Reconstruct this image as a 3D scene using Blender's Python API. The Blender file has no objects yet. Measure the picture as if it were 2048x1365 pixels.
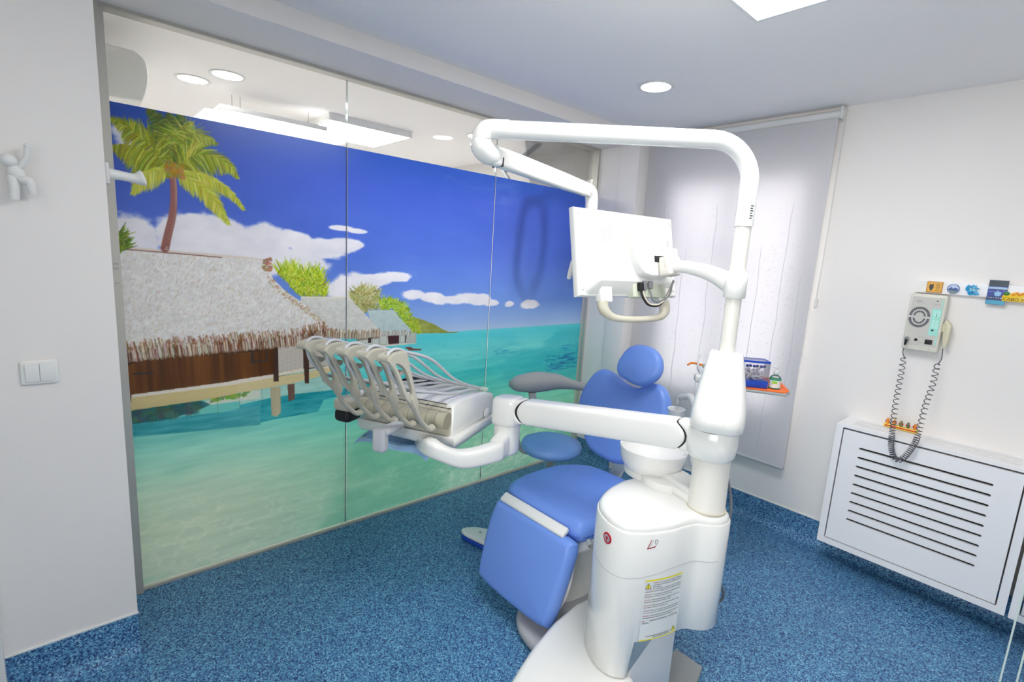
import bpy, bmesh, math, random
import numpy as np
from mathutils import Vector, Matrix, noise as mnoise
random.seed(7)
SC = bpy.context.scene
COL = SC.collection

# ------------------------------------------------------------------ camera, world, exposure, area lights
cd = bpy.data.cameras.new('camera'); cam = bpy.data.objects.new('camera', cd); COL.objects.link(cam)
cd.sensor_width = 36; cd.lens = 17.6; cd.clip_start = .02
cam.matrix_world = Matrix(((.6613, -.16469, .73182, 2.6924), (.74776, .06729, -.66055, -3.364), (.05954, .98405, .16765, 1.65), (0, 0, 0, 1)))
SC.camera = cam
SC.view_settings.view_transform = 'Standard'; SC.view_settings.look = 'None'
SC.view_settings.gamma = 1; SC.view_settings.use_curve_mapping = False
SC.view_settings.exposure = 0.36
wd = bpy.data.worlds.new('daylight'); SC.world = wd; wd.use_nodes = True
bg = wd.node_tree.nodes['Background']; bg.inputs[0].default_value = (1, .98, .96, 1); bg.inputs[1].default_value = 1.0
PANEL_E, SPOT_E, NEXT_E = 12.5, 20.0, 42.0

def area(name, loc, size, power, color=(1, 1, 1), rot=(0, 0, 0)):
    l = bpy.data.lights.new(name, 'AREA'); l.shape = 'RECTANGLE'; l.size, l.size_y = size; l.energy = power; l.color = color
    o = bpy.data.objects.new(name, l); o.location = loc; o.rotation_euler = rot; COL.objects.link(o); return o

# daylight through the window opening behind the blind (outside the glass, facing the room)
area('window_daylight', (1.0, .34, 1.5), (1.3, 1.9), 42, (.98, .99, 1), (math.radians(-90), 0, 0))

area('added_front_fill', (2.95, -4.85, 1.5), (1.3, 1.3), 36, (1, .985, .96), (math.radians(90), 0, 0))  # added fill light outside an invented window behind the camera, lifts ceiling and near walls

# ------------------------------------------------------------------ materials
def lin(c):
    return tuple(((v/255)/12.92 if v/255 <= .04045 else ((v/255+.055)/1.055)**2.4) for v in c[:3])
MATS = {}
def mat(name, rgb, rough=.4, spec=.5, metal=0, coat=0, sss=0):
    m = bpy.data.materials.new(name); m.use_nodes = True; b = m.node_tree.nodes['Principled BSDF']
    b.inputs['Base Color'].default_value = (*lin(rgb), 1); b.inputs['Roughness'].default_value = rough
    b.inputs['Specular IOR Level'].default_value = spec; b.inputs['Metallic'].default_value = metal
    b.inputs['Coat Weight'].default_value = coat
    MATS[name] = m; return m
def N(m, t, **kw):
    n = m.node_tree.nodes.new(t)
    for k, v in kw.items():
        if k.startswith('i_'): n.inputs[k[2:].replace('_', ' ')].default_value = v
        else: setattr(n, k, v)
    return n
def L(m, a, b): m.node_tree.links.new(a, b)
def bump(m, scale, strength, detail=2, dist=.001):
    b = m.node_tree.nodes['Principled BSDF']; t = N(m, 'ShaderNodeTexCoord'); n = N(m, 'ShaderNodeTexNoise'); n.inputs['Scale'].default_value = scale
    n.inputs['Detail'].default_value = detail; bp = N(m, 'ShaderNodeBump'); bp.inputs['Strength'].default_value = strength; bp.inputs['Distance'].default_value = dist
    L(m, t.outputs['Object'], n.inputs['Vector']); L(m, n.outputs['Fac'], bp.inputs['Height']); L(m, bp.outputs['Normal'], b.inputs['Normal'])
def emit(name, rgb, s):
    m = bpy.data.materials.new(name); m.use_nodes = True; nt = m.node_tree; nt.nodes.clear()
    e = nt.nodes.new('ShaderNodeEmission'); e.inputs[0].default_value = (*lin(rgb), 1); e.inputs[1].default_value = s
    o = nt.nodes.new('ShaderNodeOutputMaterial'); nt.links.new(e.outputs[0], o.inputs[0]); return m
def clear(name, tint=(1, 1, 1), rough=0, refl=1.0):
    m = bpy.data.materials.new(name); m.use_nodes = True; nt = m.node_tree; nt.nodes.clear()
    t = nt.nodes.new('ShaderNodeBsdfTransparent'); t.inputs[0].default_value = (*tint, 1)
    g = nt.nodes.new('ShaderNodeBsdfGlossy'); g.inputs['Roughness'].default_value = rough
    f = nt.nodes.new('ShaderNodeFresnel'); f.inputs[0].default_value = 1.45; mu = nt.nodes.new('ShaderNodeMath'); mu.operation = 'MULTIPLY'; mu.inputs[1].default_value = refl
    x = nt.nodes.new('ShaderNodeMixShader'); o = nt.nodes.new('ShaderNodeOutputMaterial')
    nt.links.new(f.outputs[0], mu.inputs[0]); nt.links.new(mu.outputs[0], x.inputs[0]); nt.links.new(t.outputs[0], x.inputs[1]); nt.links.new(g.outputs[0], x.inputs[2]); nt.links.new(x.outputs[0], o.inputs[0])
    return m

wall_m = mat('white wall paint', (240, 236, 232), .6, .3); bump(wall_m, 180, .12)
ceil_m = mat('ceiling paint', (252, 249, 247), .75, .2)
alu = mat('brushed aluminium', (196, 193, 184), .35, .5, .35)
white_gloss = mat('white lacquered plastic', (238, 238, 234), .16, .5, 0, .3)
white_sat = mat('white satin plastic', (233, 233, 230), .35, .4)
warm_white = mat('warm white enamel', (232, 230, 222), .3, .4)
beige = mat('beige plastic', (190, 186, 170), .38, .4)
beige_d = mat('beige plastic roller', (184, 180, 160), .42, .4)
hose_m = mat('grey hose rubber', (196, 199, 202), .45, .35)
blue_v = mat('blue vinyl upholstery', (116, 154, 233), .36, .45); bump(blue_v, 600, .10, 3, .0006)
stool_v = mat('blue vinyl stool', (126, 172, 232), .38, .4)
grey_p = mat('grey polyurethane', (168, 172, 172), .45, .4)
lgrey_p = mat('light grey plastic', (186, 188, 190), .4, .4)
base_g = mat('pale grey plastic', (205, 208, 212), .3, .45)
dark = mat('dark seam', (40, 42, 44), .6, .3)
black = mat('black rubber', (26, 26, 28), .5, .4)
rad_m = mat('white lacquered board', (246, 245, 246), .4, .4)
gap_m = mat('dark gap', (70, 64, 58), .8, .1)
grey_rad = mat('grey radiator metal', (110, 108, 100), .6, .3)
red = mat('red print', (200, 30, 50), .4); yellow = mat('yellow print', (248, 234, 20), .5)
ink = mat('dark print', (52, 52, 58), .6); redink = mat('red ink', (190, 50, 70), .6)
label_m = mat('silver white label film', (230, 233, 231), .4, .4)
orange = mat('orange silicone mat', (236, 108, 36), .5); orange_c = mat('amber light guide', (196, 112, 30), .2, .6)
bluebox = mat('blue plastic', (30, 74, 184), .3); paper = mat('light blue crepe paper', (160, 200, 240), .8, .1)
chrome = mat('polished steel', (190, 190, 190), .15, .5, 1)
cable_g = mat('grey cable', (120, 122, 126), .5); cable_b = mat('beige cable', (206, 196, 180), .5)
panel_e = emit('led panel diffuser', (255, 255, 255), PANEL_E)
spot_e = emit('downlight diffuser', (255, 255, 255), SPOT_E)
next_e = emit('next room led panel', (255, 255, 255), NEXT_E)
pane_m = clear('clear window glass', (.985, .99, .985), 0, .8)
door_m = clear('door glass', (.97, .985, .98), 0, .9)
joint_m = clear('sealed glass joint', (.62, .74, .74), .1, 1)
seal_m = mat('shade painted joint seal', (34, 66, 92), .4)  # dark colour paints the shade in the film gap onto the seal
gedge = mat('polished glass edge', (190, 205, 200), .15, .6)
cup_m = mat('translucent white cup', (236, 238, 240), .4, .4)

# blue speckled vinyl floor
floor_m = mat('speckled blue vinyl', (62, 110, 150), .45, .35)
def speckle(m, cells):
    b = m.node_tree.nodes['Principled BSDF']; t = N(m, 'ShaderNodeTexCoord')
    v = N(m, 'ShaderNodeTexVoronoi'); v.inputs['Scale'].default_value = cells; L(m, t.outputs['Object'], v.inputs['Vector'])
    sp = N(m, 'ShaderNodeSeparateColor'); L(m, v.outputs['Color'], sp.inputs[0])
    r = N(m, 'ShaderNodeValToRGB'); r.color_ramp.interpolation = 'CONSTANT'; cr = r.color_ramp
    stops = [(0, (44, 66, 116)), (.16, (70, 114, 162)), (.42, (90, 146, 188)), (.66, (110, 168, 202)), (.84, (142, 196, 218)), (.94, (56, 84, 132))]
    while len(cr.elements) < len(stops): cr.elements.new(.5)
    for e, (p, c) in zip(cr.elements, stops): e.position = p; e.color = (*lin(c), 1)
    L(m, sp.outputs[0], r.inputs[0])
    n = N(m, 'ShaderNodeTexNoise'); n.inputs['Scale'].default_value = 2.2; n.inputs['Detail'].default_value = 4; L(m, t.outputs['Object'], n.inputs['Vector'])
    rr = N(m, 'ShaderNodeValToRGB'); rr.color_ramp.elements[0].position = .3; rr.color_ramp.elements[0].color = (.82, .84, .86, 1); rr.color_ramp.elements[1].position = .7; rr.color_ramp.elements[1].color = (1, 1, 1, 1)
    L(m, n.outputs['Fac'], rr.inputs[0])
    mx = N(m, 'ShaderNodeMix', data_type='RGBA', blend_type='MULTIPLY'); mx.inputs[0].default_value = 1
    L(m, r.outputs[0], mx.inputs[6]); L(m, rr.outputs[0], mx.inputs[7]); L(m, mx.outputs[2], b.inputs['Base Color'])
speckle(floor_m, 210)

# ------------------------------------------------------------------ mesh helpers
def catmull(pts, n, closed=False):
    P = [Vector(p) for p in pts]; K = len(P); out = []
    segs = K if closed else K-1
    for i in range(segs):
        if closed: a, b, c, d = P[(i-1) % K], P[i], P[(i+1) % K], P[(i+2) % K]
        else: a, b, c, d = P[max(i-1, 0)], P[i], P[i+1], P[min(i+2, K-1)]
        for j in range(n):
            t = j/n
            out.append(.5*((2*b)+(c-a)*t+(2*a-5*b+4*c-d)*t*t+(3*b-a-3*c+d)*t**3))
    if not closed: out.append(P[-1].copy())
    return out
def resample(pts, n, closed=True):
    P = pts+[pts[0]] if closed else pts
    d = [0]
    for a, b in zip(P, P[1:]): d.append(d[-1]+(b-a).length)
    out = []; j = 0
    for i in range(n):
        s = d[-1]*i/(n if closed else n-1)
        while j < len(d)-2 and d[j+1] < s: j += 1
        t = (s-d[j])/max(d[j+1]-d[j], 1e-9); out.append(P[j].lerp(P[j+1], min(t, 1)))
    return out
def inset2(P, dist):
    n = len(P); A = sum(P[i].x*P[(i+1) % n].y-P[(i+1) % n].x*P[i].y for i in range(n)); s = 1 if A > 0 else -1
    out = []
    for i in range(n):
        e1 = (P[i]-P[i-1]).normalized(); e2 = (P[(i+1) % n]-P[i]).normalized()
        nn = Vector((-e1.y-e2.y, e1.x+e2.x)); l = nn.length
        nn = nn/l if l > 1e-6 else Vector((-e1.y, e1.x))
        out.append(P[i]+nn*s*dist/max(.5, l/2))
    return out
def WM(o):
    M = o.matrix_basis.copy()
    while o.parent: o = o.parent; M = o.matrix_basis @ M
    return M
class MB:
    def __init__(s): s.bm = bmesh.new()
    def _new(s, f):
        n0 = len(s.bm.verts); f(); s.bm.verts.ensure_lookup_table(); return s.bm.verts[n0:]
    def box(s, c, size, M=None, bevel=0, seg=3, mi=0):
        r = bmesh.ops.create_cube(s.bm, size=1); vs = r['verts']; c = Vector(c)
        for v in vs: v.co = Vector((v.co.x*size[0], v.co.y*size[1], v.co.z*size[2]))
        fs = set(f for v in vs for f in v.link_faces)
        for f in fs: f.material_index = mi
        if bevel:
            es = list(set(e for v in vs for e in v.link_edges))
            r2 = bmesh.ops.bevel(s.bm, geom=es, offset=bevel, segments=seg, profile=.5, affect='EDGES')
            vs = list(set(v for f in r2['faces'] for v in f.verts) | set(v for v in vs if v.is_valid))
        for v in vs:
            v.co = (M @ v.co if M is not None else v.co)+c
        return s
    def loft(s, rings, closed=True, cap=True, mi=0):
        R = [[s.bm.verts.new(p) for p in r] for r in rings]; n = len(R[0])
        for a, b in zip(R, R[1:]):
            for i in range(n if closed else n-1):
                j = (i+1) % n
                try: s.bm.faces.new((a[i], a[j], b[j], b[i])).material_index = mi
                except ValueError: pass
        if cap and closed:
            for r in (R[0][::-1], R[-1]):
                try: s.bm.faces.new(r).material_index = mi
                except ValueError: pass
        return s
    def tube(s, path, r, n=12, smooth=0, asp=(1, 1), up=None, cap=True, mi=0):
        P = [Vector(p) for p in path]; rr = list(r) if hasattr(r, '__len__') else [r]*len(P)
        if smooth:
            idx = [Vector((x, 0, 0)) for x in rr]; rr = [v.x for v in catmull(idx, smooth)]; P = catmull(P, smooth)
        rings = []; prev = None
        for i, p in enumerate(P):
            t = (P[min(i+1, len(P)-1)]-P[max(i-1, 0)]).normalized()
            if prev is None:
                u = Vector(up) if up else (Vector((0, 0, 1)) if abs(t.z) < .9 else Vector((1, 0, 0)))
            else: u = prev
            u = (u-t*u.dot(t)).normalized(); prev = u; w = t.cross(u)
            rings.append([p+(w*math.cos(2*math.pi*k/n)*asp[0]+u*math.sin(2*math.pi*k/n)*asp[1])*rr[i] for k in range(n)])
        return s.loft(rings, True, cap, mi)
    def lathe(s, prof, c, n=32, axis=(0, 0, 1), mi=0, cap=True):
        ax = Vector(axis).normalized(); u = ax.orthogonal().normalized(); w = ax.cross(u); c = Vector(c)
        return s.loft([[c+ax*z+(u*math.cos(2*math.pi*k/n)+w*math.sin(2*math.pi*k/n))*max(r, 1e-4) for k in range(n)] for r, z in prof], True, cap, mi)
    def ell(s, c, rad, M=None, n=20, m=12, mi=0):
        c = Vector(c); rings = []
        for i in range(m+1):
            th = math.pi*i/m; rr = max(math.sin(th), 1e-3)
            ring = [Vector((rad[0]*rr*math.cos(2*math.pi*k/n), rad[1]*rr*math.sin(2*math.pi*k/n), -rad[2]*math.cos(th))) for k in range(n)]
            rings.append([(M @ v if M is not None else v)+c for v in ring])
        return s.loft(rings, mi=mi)
    def prism(s, pts, o, a, b, depth, bevel=0, seg=2, mi=0, smooth=0):
        """outline (a,b) in the plane at o, pushed along a x b by depth"""
        o, a, b = Vector(o), Vector(a).normalized(), Vector(b).normalized(); n = a.cross(b).normalized()
        Q = [Vector((p[0], p[1])) for p in pts]
        if smooth: Q = catmull(Q, smooth, True)
        A = sum(Q[i].x*Q[i-1].y-Q[i-1].x*Q[i].y for i in range(len(Q)))
        if A > 0: Q.reverse()
        if depth < 0: o = o+n*depth; depth = -depth
        to = lambda q, h: o+a*q.x+b*q.y+n*h
        if bevel:
            lo = []; hi = []
            for k in range(seg+1):
                t = math.pi/2*k/seg      # k=0: fully inset, on the flat face
                q2 = inset2(Q, bevel*(1-math.sin(t))); h = bevel*(1-math.cos(t))
                lo.append([to(q, h) for q in q2]); hi.append([to(q, depth-h) for q in q2])
            return s.loft(lo+hi[::-1], mi=mi)
        return s.loft([[to(q, 0) for q in Q], [to(q, depth) for q in Q]], mi=mi)
    def cushion(s, pts, o, a, b, thick, er, dome=0, N_=72, seg=6, inner=6, cat=6, bdome=0, mi=0):
        """padded shape: smooth outline in the (a,b) plane at o; its front face is at a x b * thick"""
        o, a, b = Vector(o), Vector(a).normalized(), Vector(b).normalized(); n = a.cross(b).normalized()
        Q = resample(catmull([Vector((p[0], p[1])) for p in pts], cat, True), N_)
        A = sum(Q[i].x*Q[i-1].y-Q[i-1].x*Q[i].y for i in range(len(Q)))
        if A > 0: Q.reverse()
        c = sum(Q, Vector((0, 0)))/len(Q); to = lambda q, h: o+a*q.x+b*q.y+n*h; rings = []
        E = inset2(Q, er)
        for k in range(inner):
            t = (k+.02)/inner; rings.append([to(c.lerp(q, t), -bdome*(1-t*t)) for q in E])
        for k in range(2*seg+1):
            th = -math.pi/2+math.pi*k/(2*seg); rings.append([to(q, thick/2+thick/2*math.sin(th)) for q in inset2(Q, er*(1-math.cos(th)))])
        for k in range(inner-1, -1, -1):
            t = (k+.02)/inner; rings.append([to(c.lerp(q, t), thick+dome*(1-t*t)) for q in E])
        return s.loft(rings)
    def mesh(s, me, M):
        n0 = len(s.bm.verts); s.bm.from_mesh(me); s.bm.verts.ensure_lookup_table()
        for v in s.bm.verts[n0:]: v.co = M @ v.co
        return s
    def quad(s, pts, mi=0):
        s.bm.faces.new([s.bm.verts.new(p) for p in pts]).material_index = mi; return s
    def build(s, name, m, parent=None, sharp=38, flat=False):
        if parent is not None:
            Mi = WM(parent).inverted()
            for v in s.bm.verts: v.co = Mi @ v.co
        bmesh.ops.recalc_face_normals(s.bm, faces=s.bm.faces)
        me = bpy.data.meshes.new(name); s.bm.to_mesh(me); s.bm.free()
        for x in (m if isinstance(m, (list, tuple)) else [m]): me.materials.append(x)
        if not flat:
            me.shade_smooth(); me.set_sharp_from_angle(angle=math.radians(sharp))
        o = bpy.data.objects.new(name, me); COL.objects.link(o)
        if parent is not None: o.parent = parent
        return o
def tag(o, label=None, cat=None, group=None, kind=None):
    for k, v in (('label', label), ('category', cat), ('group', group), ('kind', kind)):
        if v: o[k] = v
    return o
def empty(name, loc, label, cat, group=None, rz=0):
    o = bpy.data.objects.new(name, None); o.empty_display_size = .05; o.location = loc; o.rotation_euler = (0, 0, rz); COL.objects.link(o)
    return tag(o, label, cat, group)
def struct(o): o['kind'] = 'structure'; return o
FONT = None
def textmesh(body, size, align='LEFT'):
    c = bpy.data.curves.new('lettering', 'FONT'); c.body = body; c.size = size; c.align_x = align; c.resolution_u = 2
    o = bpy.data.objects.new('lettering', c); COL.objects.link(o)
    dg = bpy.context.evaluated_depsgraph_get(); dg.update()
    me = bpy.data.meshes.new_from_object(o.evaluated_get(dg)); bpy.data.objects.remove(o); bpy.data.curves.remove(c); return me

# ------------------------------------------------------------------ the room
H = 2.59
YW = -3.234           # where the near left wall ends and the glass recess begins
XW = .424             # face of the near left wall
def slab(name, lo, hi, m, parent=None, bevel=0):
    b = MB(); b.box([(p+q)/2 for p, q in zip(lo, hi)], [q-p for p, q in zip(lo, hi)], None, bevel); o = b.build(name, m, parent)
    if parent is None: struct(o)
    return o
XR, YF = 3.75, -4.6
slab('floor', (-.1, YF-.1, -.1), (XR+.1, .5, 0), floor_m)
slab('floor_next_room', (-3.2, YF-.1, -.1), (-.1, .5, 0), mat('grey next room floor', (176, 174, 170), .5))
slab('ceiling', (-3.3, YF-.1, H), (XR+.1, .12, H+.1), ceil_m)
slab('wall_right', (XR, YF-.1, 0), (XR+.1, .1, H), wall_m)
FX0, FX1, FZ0, FZ1 = 2.2, 3.6, .85, 2.2
b = MB()
for lo, hi in (((XW-.02, YF-.1, 0), (FX0, YF, H)), ((FX1, YF-.1, 0), (XR, YF, H)), ((FX0, YF-.1, 0), (FX1, YF, FZ0)), ((FX0, YF-.1, FZ1), (FX1, YF, H))):
    b.box([(p+q)/2 for p, q in zip(lo, hi)], [q-p for p, q in zip(lo, hi)])
struct(b.build('wall_front', wall_m))
# back wall with the window opening behind the blind
WX0, WX1, WZ0, WZ1 = .62, 1.56, .75, 2.25
b = MB()
for lo, hi in (((0, 0, 0), (WX0, .12, H)), ((WX1, 0, 0), (XR, .12, H)), ((WX0, 0, 0), (WX1, .12, WZ0)), ((WX0, 0, WZ1), (WX1, .12, H))):
    b.box([(p+q)/2 for p, q in zip(lo, hi)], [q-p for p, q in zip(lo, hi)])
struct(b.build('wall_back', wall_m))
slab('wall_left', (-.10, YF, 0), (XW, YW, H), wall_m)
# bulkhead over the recessed glass wall and the pier at its far end
slab('trim_1', (-.06, YW, 2.512), (.385, 0, H), wall_m)
b = MB(); b.box((.125, -.079, 1.256), (.25, .158, 2.512)); b.box((.335, -.089, 1.256), (.17, .178, 2.512), None, .004, 2)
struct(b.build('trim_2', wall_m))
# coved vinyl skirting
def cove(name, P, Q, inn, h=.16):
    P, Q, inn = Vector(P), Vector(Q), Vector(inn)
    prof = [(0, h), (.004, h), (.0045, .06)]+[(.0045+.05*(1-math.cos(t)), .001+.055*(1-math.sin(t))) for t in [math.pi/2*k/8 for k in range(9)]]+[(.054, 0), (0, 0)]
    b = MB(); b.loft([[E+inn*x+Vector((0, 0, z)) for x, z in prof] for E in (P, Q)])
    o = struct(b.build(name, floor_m))
    c = MB(); c.box((P+Q)/2+inn*.003+Vector((0, 0, h+.003)), (abs(Q.x-P.x)+.006, abs(Q.y-P.y)+.006, .006)); c.build('cap_strip', white_sat, o)
cove('baseboard_left', (XW, YF, 0), (XW, YW, 0), (1, 0, 0))
cove('baseboard_back', (.42, 0, 0), (XR, 0, 0), (0, -1, 0))
cove('baseboard_end', (.05, -.158, 0), (.25, -.158, 0), (0, -1, 0))
cove('baseboard_pier', (.25, -.178, 0), (.42, -.178, 0), (0, -1, 0))

# next room behind the glass (seen over the printed film)
slab('wall_far', (-3.2, -3.6, 0), (-3.1, .1, H), wall_m)
slab('wall_next_end', (-3.1, 0, 0), (0, .1, H), wall_m)
slab('wall_next_side', (-3.1, -3.30, 0), (-.1, -3.2, H), wall_m)
b = MB(); b.box((-.28, -.06, H/2), (.42, .12, H)); struct(b.build('trim_3', wall_m))

# glass partition
Y0, Y1, Y2, Y3 = -3.184, -2.1947, -1.1689, -.158
ZT = 2.499
w1 = bpy.data.objects.new('window_1', None); COL.objects.link(w1); w1.location = (0, -1.7, 0); struct(w1)
b = MB()
b.box((.012, (Y0+YW)/2+.0, ZT/2), (.064, Y0-YW, ZT)); b.box((.012, (YW+Y3)/2, ZT+.0065), (.064, Y3-YW, .014), None)
b.box((.012, (YW+Y3)/2, ZT+.004), (.05, Y3-YW, .01)); b.box((.012, Y3-.009, ZT/2), (.064, .018, ZT)); b.box((.012, (Y0+Y3)/2, .005), (.03, Y3-Y0, .01))
b.build('window_frame', alu, w1)
for i, (p, q) in enumerate(((Y0, Y1), (Y1, Y2), (Y2, Y3-.018))):
    b = MB(); b.box((-.006, (p+q)/2, ZT/2+.004), (.010, q-p-.005, ZT-.01)); b.build('glass_pane', pane_m, w1)
    if i:
        e = MB(); e.box((-.006, p, (2.166+ZT)/2), (.0102, .0042, ZT-2.168)); e.build('panel_joint', joint_m, w1)
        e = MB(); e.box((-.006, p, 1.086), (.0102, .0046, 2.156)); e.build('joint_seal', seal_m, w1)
# jamb clamp marks on the aluminium post
b = MB(); b.box((.0445, (Y0+YW)/2+.008, 1.52), (.002, .018, .008)); b.box((.0445, (Y0+YW)/2+.008, 1.50), (.002, .018, .008)); b.box((.0445, (Y0+YW)/2+.008, 1.44), (.002, .016, .005))
b.build('jamb_clip', grey_p, w1)

# window behind the blind
w2 = bpy.data.objects.new('window_2', None); COL.objects.link(w2); w2.location = ((WX0+WX1)/2, .08, WZ0); struct(w2)
b = MB(); cx = (WX0+WX1)/2; cz = (WZ0+WZ1)/2
for lo, hi in (((WX0, .05, WZ0), (WX0+.05, .1, WZ1)), ((WX1-.05, .05, WZ0), (WX1, .1, WZ1)), ((WX0+.05, .05, WZ0), (WX1-.05, .1, WZ0+.05)), ((WX0+.05, .05, WZ1-.05), (WX1-.05, .1, WZ1)), ((cx-.03, .05, WZ0+.05), (cx+.03, .1, WZ1-.05))):
    b.box([(p+q)/2 for p, q in zip(lo, hi)], [q-p for p, q in zip(lo, hi)])
b.build('window_frame', white_sat, w2)
for x0, x1 in ((WX0+.05, cx-.03), (cx+.03, WX1-.05)):
    b = MB(); b.box(((x0+x1)/2, .075, cz), (x1-x0, .006, WZ1-WZ0-.1)); b.build('glass_pane', pane_m, w2)

w3 = bpy.data.objects.new('added_window', None); COL.objects.link(w3); w3.location = (2.9, YF-.05, FZ0); struct(w3)  # window added out of view behind the camera to let the fill light in
b = MB()
for x in (FX0+.025, 2.9, FX1-.025): b.box((x, YF-.05, (FZ0+FZ1)/2), (.05, .05, FZ1-FZ0))
b.build('window_frame', white_sat, w3)
for x0, x1 in ((FX0+.05, 2.875), (2.925, FX1-.05)):
    b = MB(); b.box(((x0+x1)/2, YF-.05, (FZ0+FZ1)/2), (x1-x0, .006, FZ1-FZ0)); b.build('glass_pane', pane_m, w3)

# ------------------------------------------------------------------ the printed film on the glass
# The picture is painted stroke by stroke into a fine grid; coordinates are metres on the film (y along the wall, z up).
RES = .0015; MY0, MY1, MZ0, MZ1 = Y0, Y3-.018, .012, 2.166
GW, GH = int((MY1-MY0)/RES), int((MZ1-MZ0)/RES)
rng = np.random.default_rng(5)
def vnoise(sy, sz, seed):
    r = np.random.default_rng(seed); a = r.random((int((MZ1-MZ0)/sz)+3, int((MY1-MY0)/sy)+3)).astype(np.float32)
    u = np.linspace(0, (MY1-MY0)/sy, GW); v = np.linspace(0, (MZ1-MZ0)/sz, GH)
    i = u.astype(int); j = v.astype(int); fu = (u-i); fv = (v-j); fu = (fu*fu*(3-2*fu)).astype(np.float32); fv = (fv*fv*(3-2*fv)).astype(np.float32)[:, None]
    A = a[np.ix_(j, i)]*(1-fu)+a[np.ix_(j, i+1)]*fu; B = a[np.ix_(j+1, i)]*(1-fu)+a[np.ix_(j+1, i+1)]*fu
    return A*(1-fv)+B*fv
def fbm(sy, sz, seed, octv=4):
    s = 0; w = 0
    for k in range(octv): s = s+vnoise(sy/2**k, sz/2**k, seed+k)*.55**k; w += .55**k
    return s/w
YY, ZZ = np.meshgrid(np.linspace(MY0, MY1, GW, dtype=np.float32), np.linspace(MZ0, MZ1, GH, dtype=np.float32))
IMG = np.zeros((GH, GW, 3), np.float32)
def sm(a, b, x): t = np.clip((x-a)/(b-a), 0, 1); return t*t*(3-2*t)
def mixc(mask, c):
    global IMG
    IMG += (np.asarray(c, np.float32)-IMG)*mask[..., None]
def ramp(x, xs, cs): return np.stack([np.interp(x, xs, [c[k] for c in cs]) for k in range(3)], -1).astype(np.float32)
def bbox(y0, y1, z0, z1):
    a, b = max(0, int((y0-MY0)/RES)-1), min(GW, int((y1-MY0)/RES)+2); c, d = max(0, int((z0-MZ0)/RES)-1), min(GH, int((z1-MZ0)/RES)+2)
    return (slice(c, d), slice(a, b)) if b > a and d > c else None
def polymask(P):
    P = np.array(P); s = bbox(P[:, 0].min(), P[:, 0].max(), P[:, 1].min(), P[:, 1].max())
    if s is None: return None, None
    y, z = YY[s], ZZ[s]; m = np.zeros(y.shape, bool)
    for (y1, z1), (y2, z2) in zip(P, np.roll(P, -1, 0)):
        if z1 == z2: continue
        c = (z > min(z1, z2)) & (z <= max(z1, z2)); m ^= c & (y < (z-z1)*(y2-y1)/(z2-z1)+y1)
    return s, m.astype(np.float32)
def poly(P, c, grain=0, tex=None):
    s, m = polymask(P)
    if s is None: return
    col = np.broadcast_to(np.asarray(c, np.float32), m.shape+(3,)).copy()
    if grain: col += (rng.random(m.shape+(1,), dtype=np.float32)-.5)*grain
    if tex is not None: col += tex[s][..., None] if tex.ndim == 2 else tex[s]
    IMG[s] += (col-IMG[s])*m[..., None]
def stroke(p, q, w0, w1, c, a=1.):
    s = bbox(min(p[0], q[0])-w0, max(p[0], q[0])+w0, min(p[1], q[1])-w0, max(p[1], q[1])+w0)
    if s is None: return
    y, z = YY[s], ZZ[s]; dy, dz = q[0]-p[0], q[1]-p[1]; l2 = dy*dy+dz*dz+1e-9
    t = np.clip(((y-p[0])*dy+(z-p[1])*dz)/l2, 0, 1); d = np.hypot(y-p[0]-t*dy, z-p[1]-t*dz); w = w0+(w1-w0)*t
    m = np.clip((w-d)/RES+.5, 0, 1)*a
    IMG[s] += (np.asarray(c, np.float32)-IMG[s])*m[..., None]
def dab(y, z, r, c, a=1.):
    stroke((y-r*.4, z), (y+r*.4, z), r, r, c, a)
def line(P, w, c, a=1.):
    for p, q in zip(P, P[1:]): stroke(p, q, w, w, c, a)
def R(a, b): return a+(b-a)*float(rng.random())
def vary(c, v): return tuple(max(0, x+R(-v, v)) for x in c)

HZ = 1.133            # horizon of the print
# sky
sky = ramp(ZZ, [HZ, HZ+.06, HZ+.22, HZ+.5, HZ+.85, MZ1], [(166, 196, 232), (140, 176, 230), (98, 138, 222), (72, 104, 206), (62, 92, 204), (44, 84, 190)])
dk = sm(-2.3, -3.2, YY)*sm(HZ+.4, MZ1, ZZ)
sky = sky*(1-.38*dk[..., None])+np.array((10, 40, 120), np.float32)*(.38*dk[..., None])
IMG[:] = sky+(fbm(.5, .3, 11)[..., None]-.5)*16
# clouds: soft lobes broken up by noise
NZ = fbm(.16, .10, 21, 6)-.5
def cloud(E, c=(228, 228, 238), edge=.35, nz=1.6):
    f = np.full(YY.shape, -9., np.float32)
    for (p, q) in E:                    # centre and a corner of the lobe
        ry, rz = abs(q[0]-p[0]), abs(q[1]-p[1]); f = np.maximum(f, 1-np.hypot((YY-p[0])/ry, (ZZ-p[1])/rz))
    m = sm(0, edge, f+NZ*nz); sh = fbm(.12, .08, 31, 4)
    col = np.asarray(c, np.float32)+(sh[..., None]-.55)*np.array((34, 30, 22), np.float32)
    global IMG
    IMG += (col-IMG)*m[..., None]
def lobes(P): return [(P[i], P[i+1]) for i in range(0, len(P)-1, 2)]
cloud(lobes([(-3.127,1.621),(-3.243,1.749),(-2.946,1.644),(-3.102,1.773),(-2.786,1.643),(-2.941,1.765),(-2.634,1.629),(-2.804,1.747),(-2.468,1.669),(-2.586,1.724),(-2.34,1.626),(-2.54,1.699),(-2.81,1.55),(-3.158,1.671),(-2.494,1.549),(-2.744,1.642),(-2.218,1.648),(-2.34,1.704)]), nz=.9, edge=.22)
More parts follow.
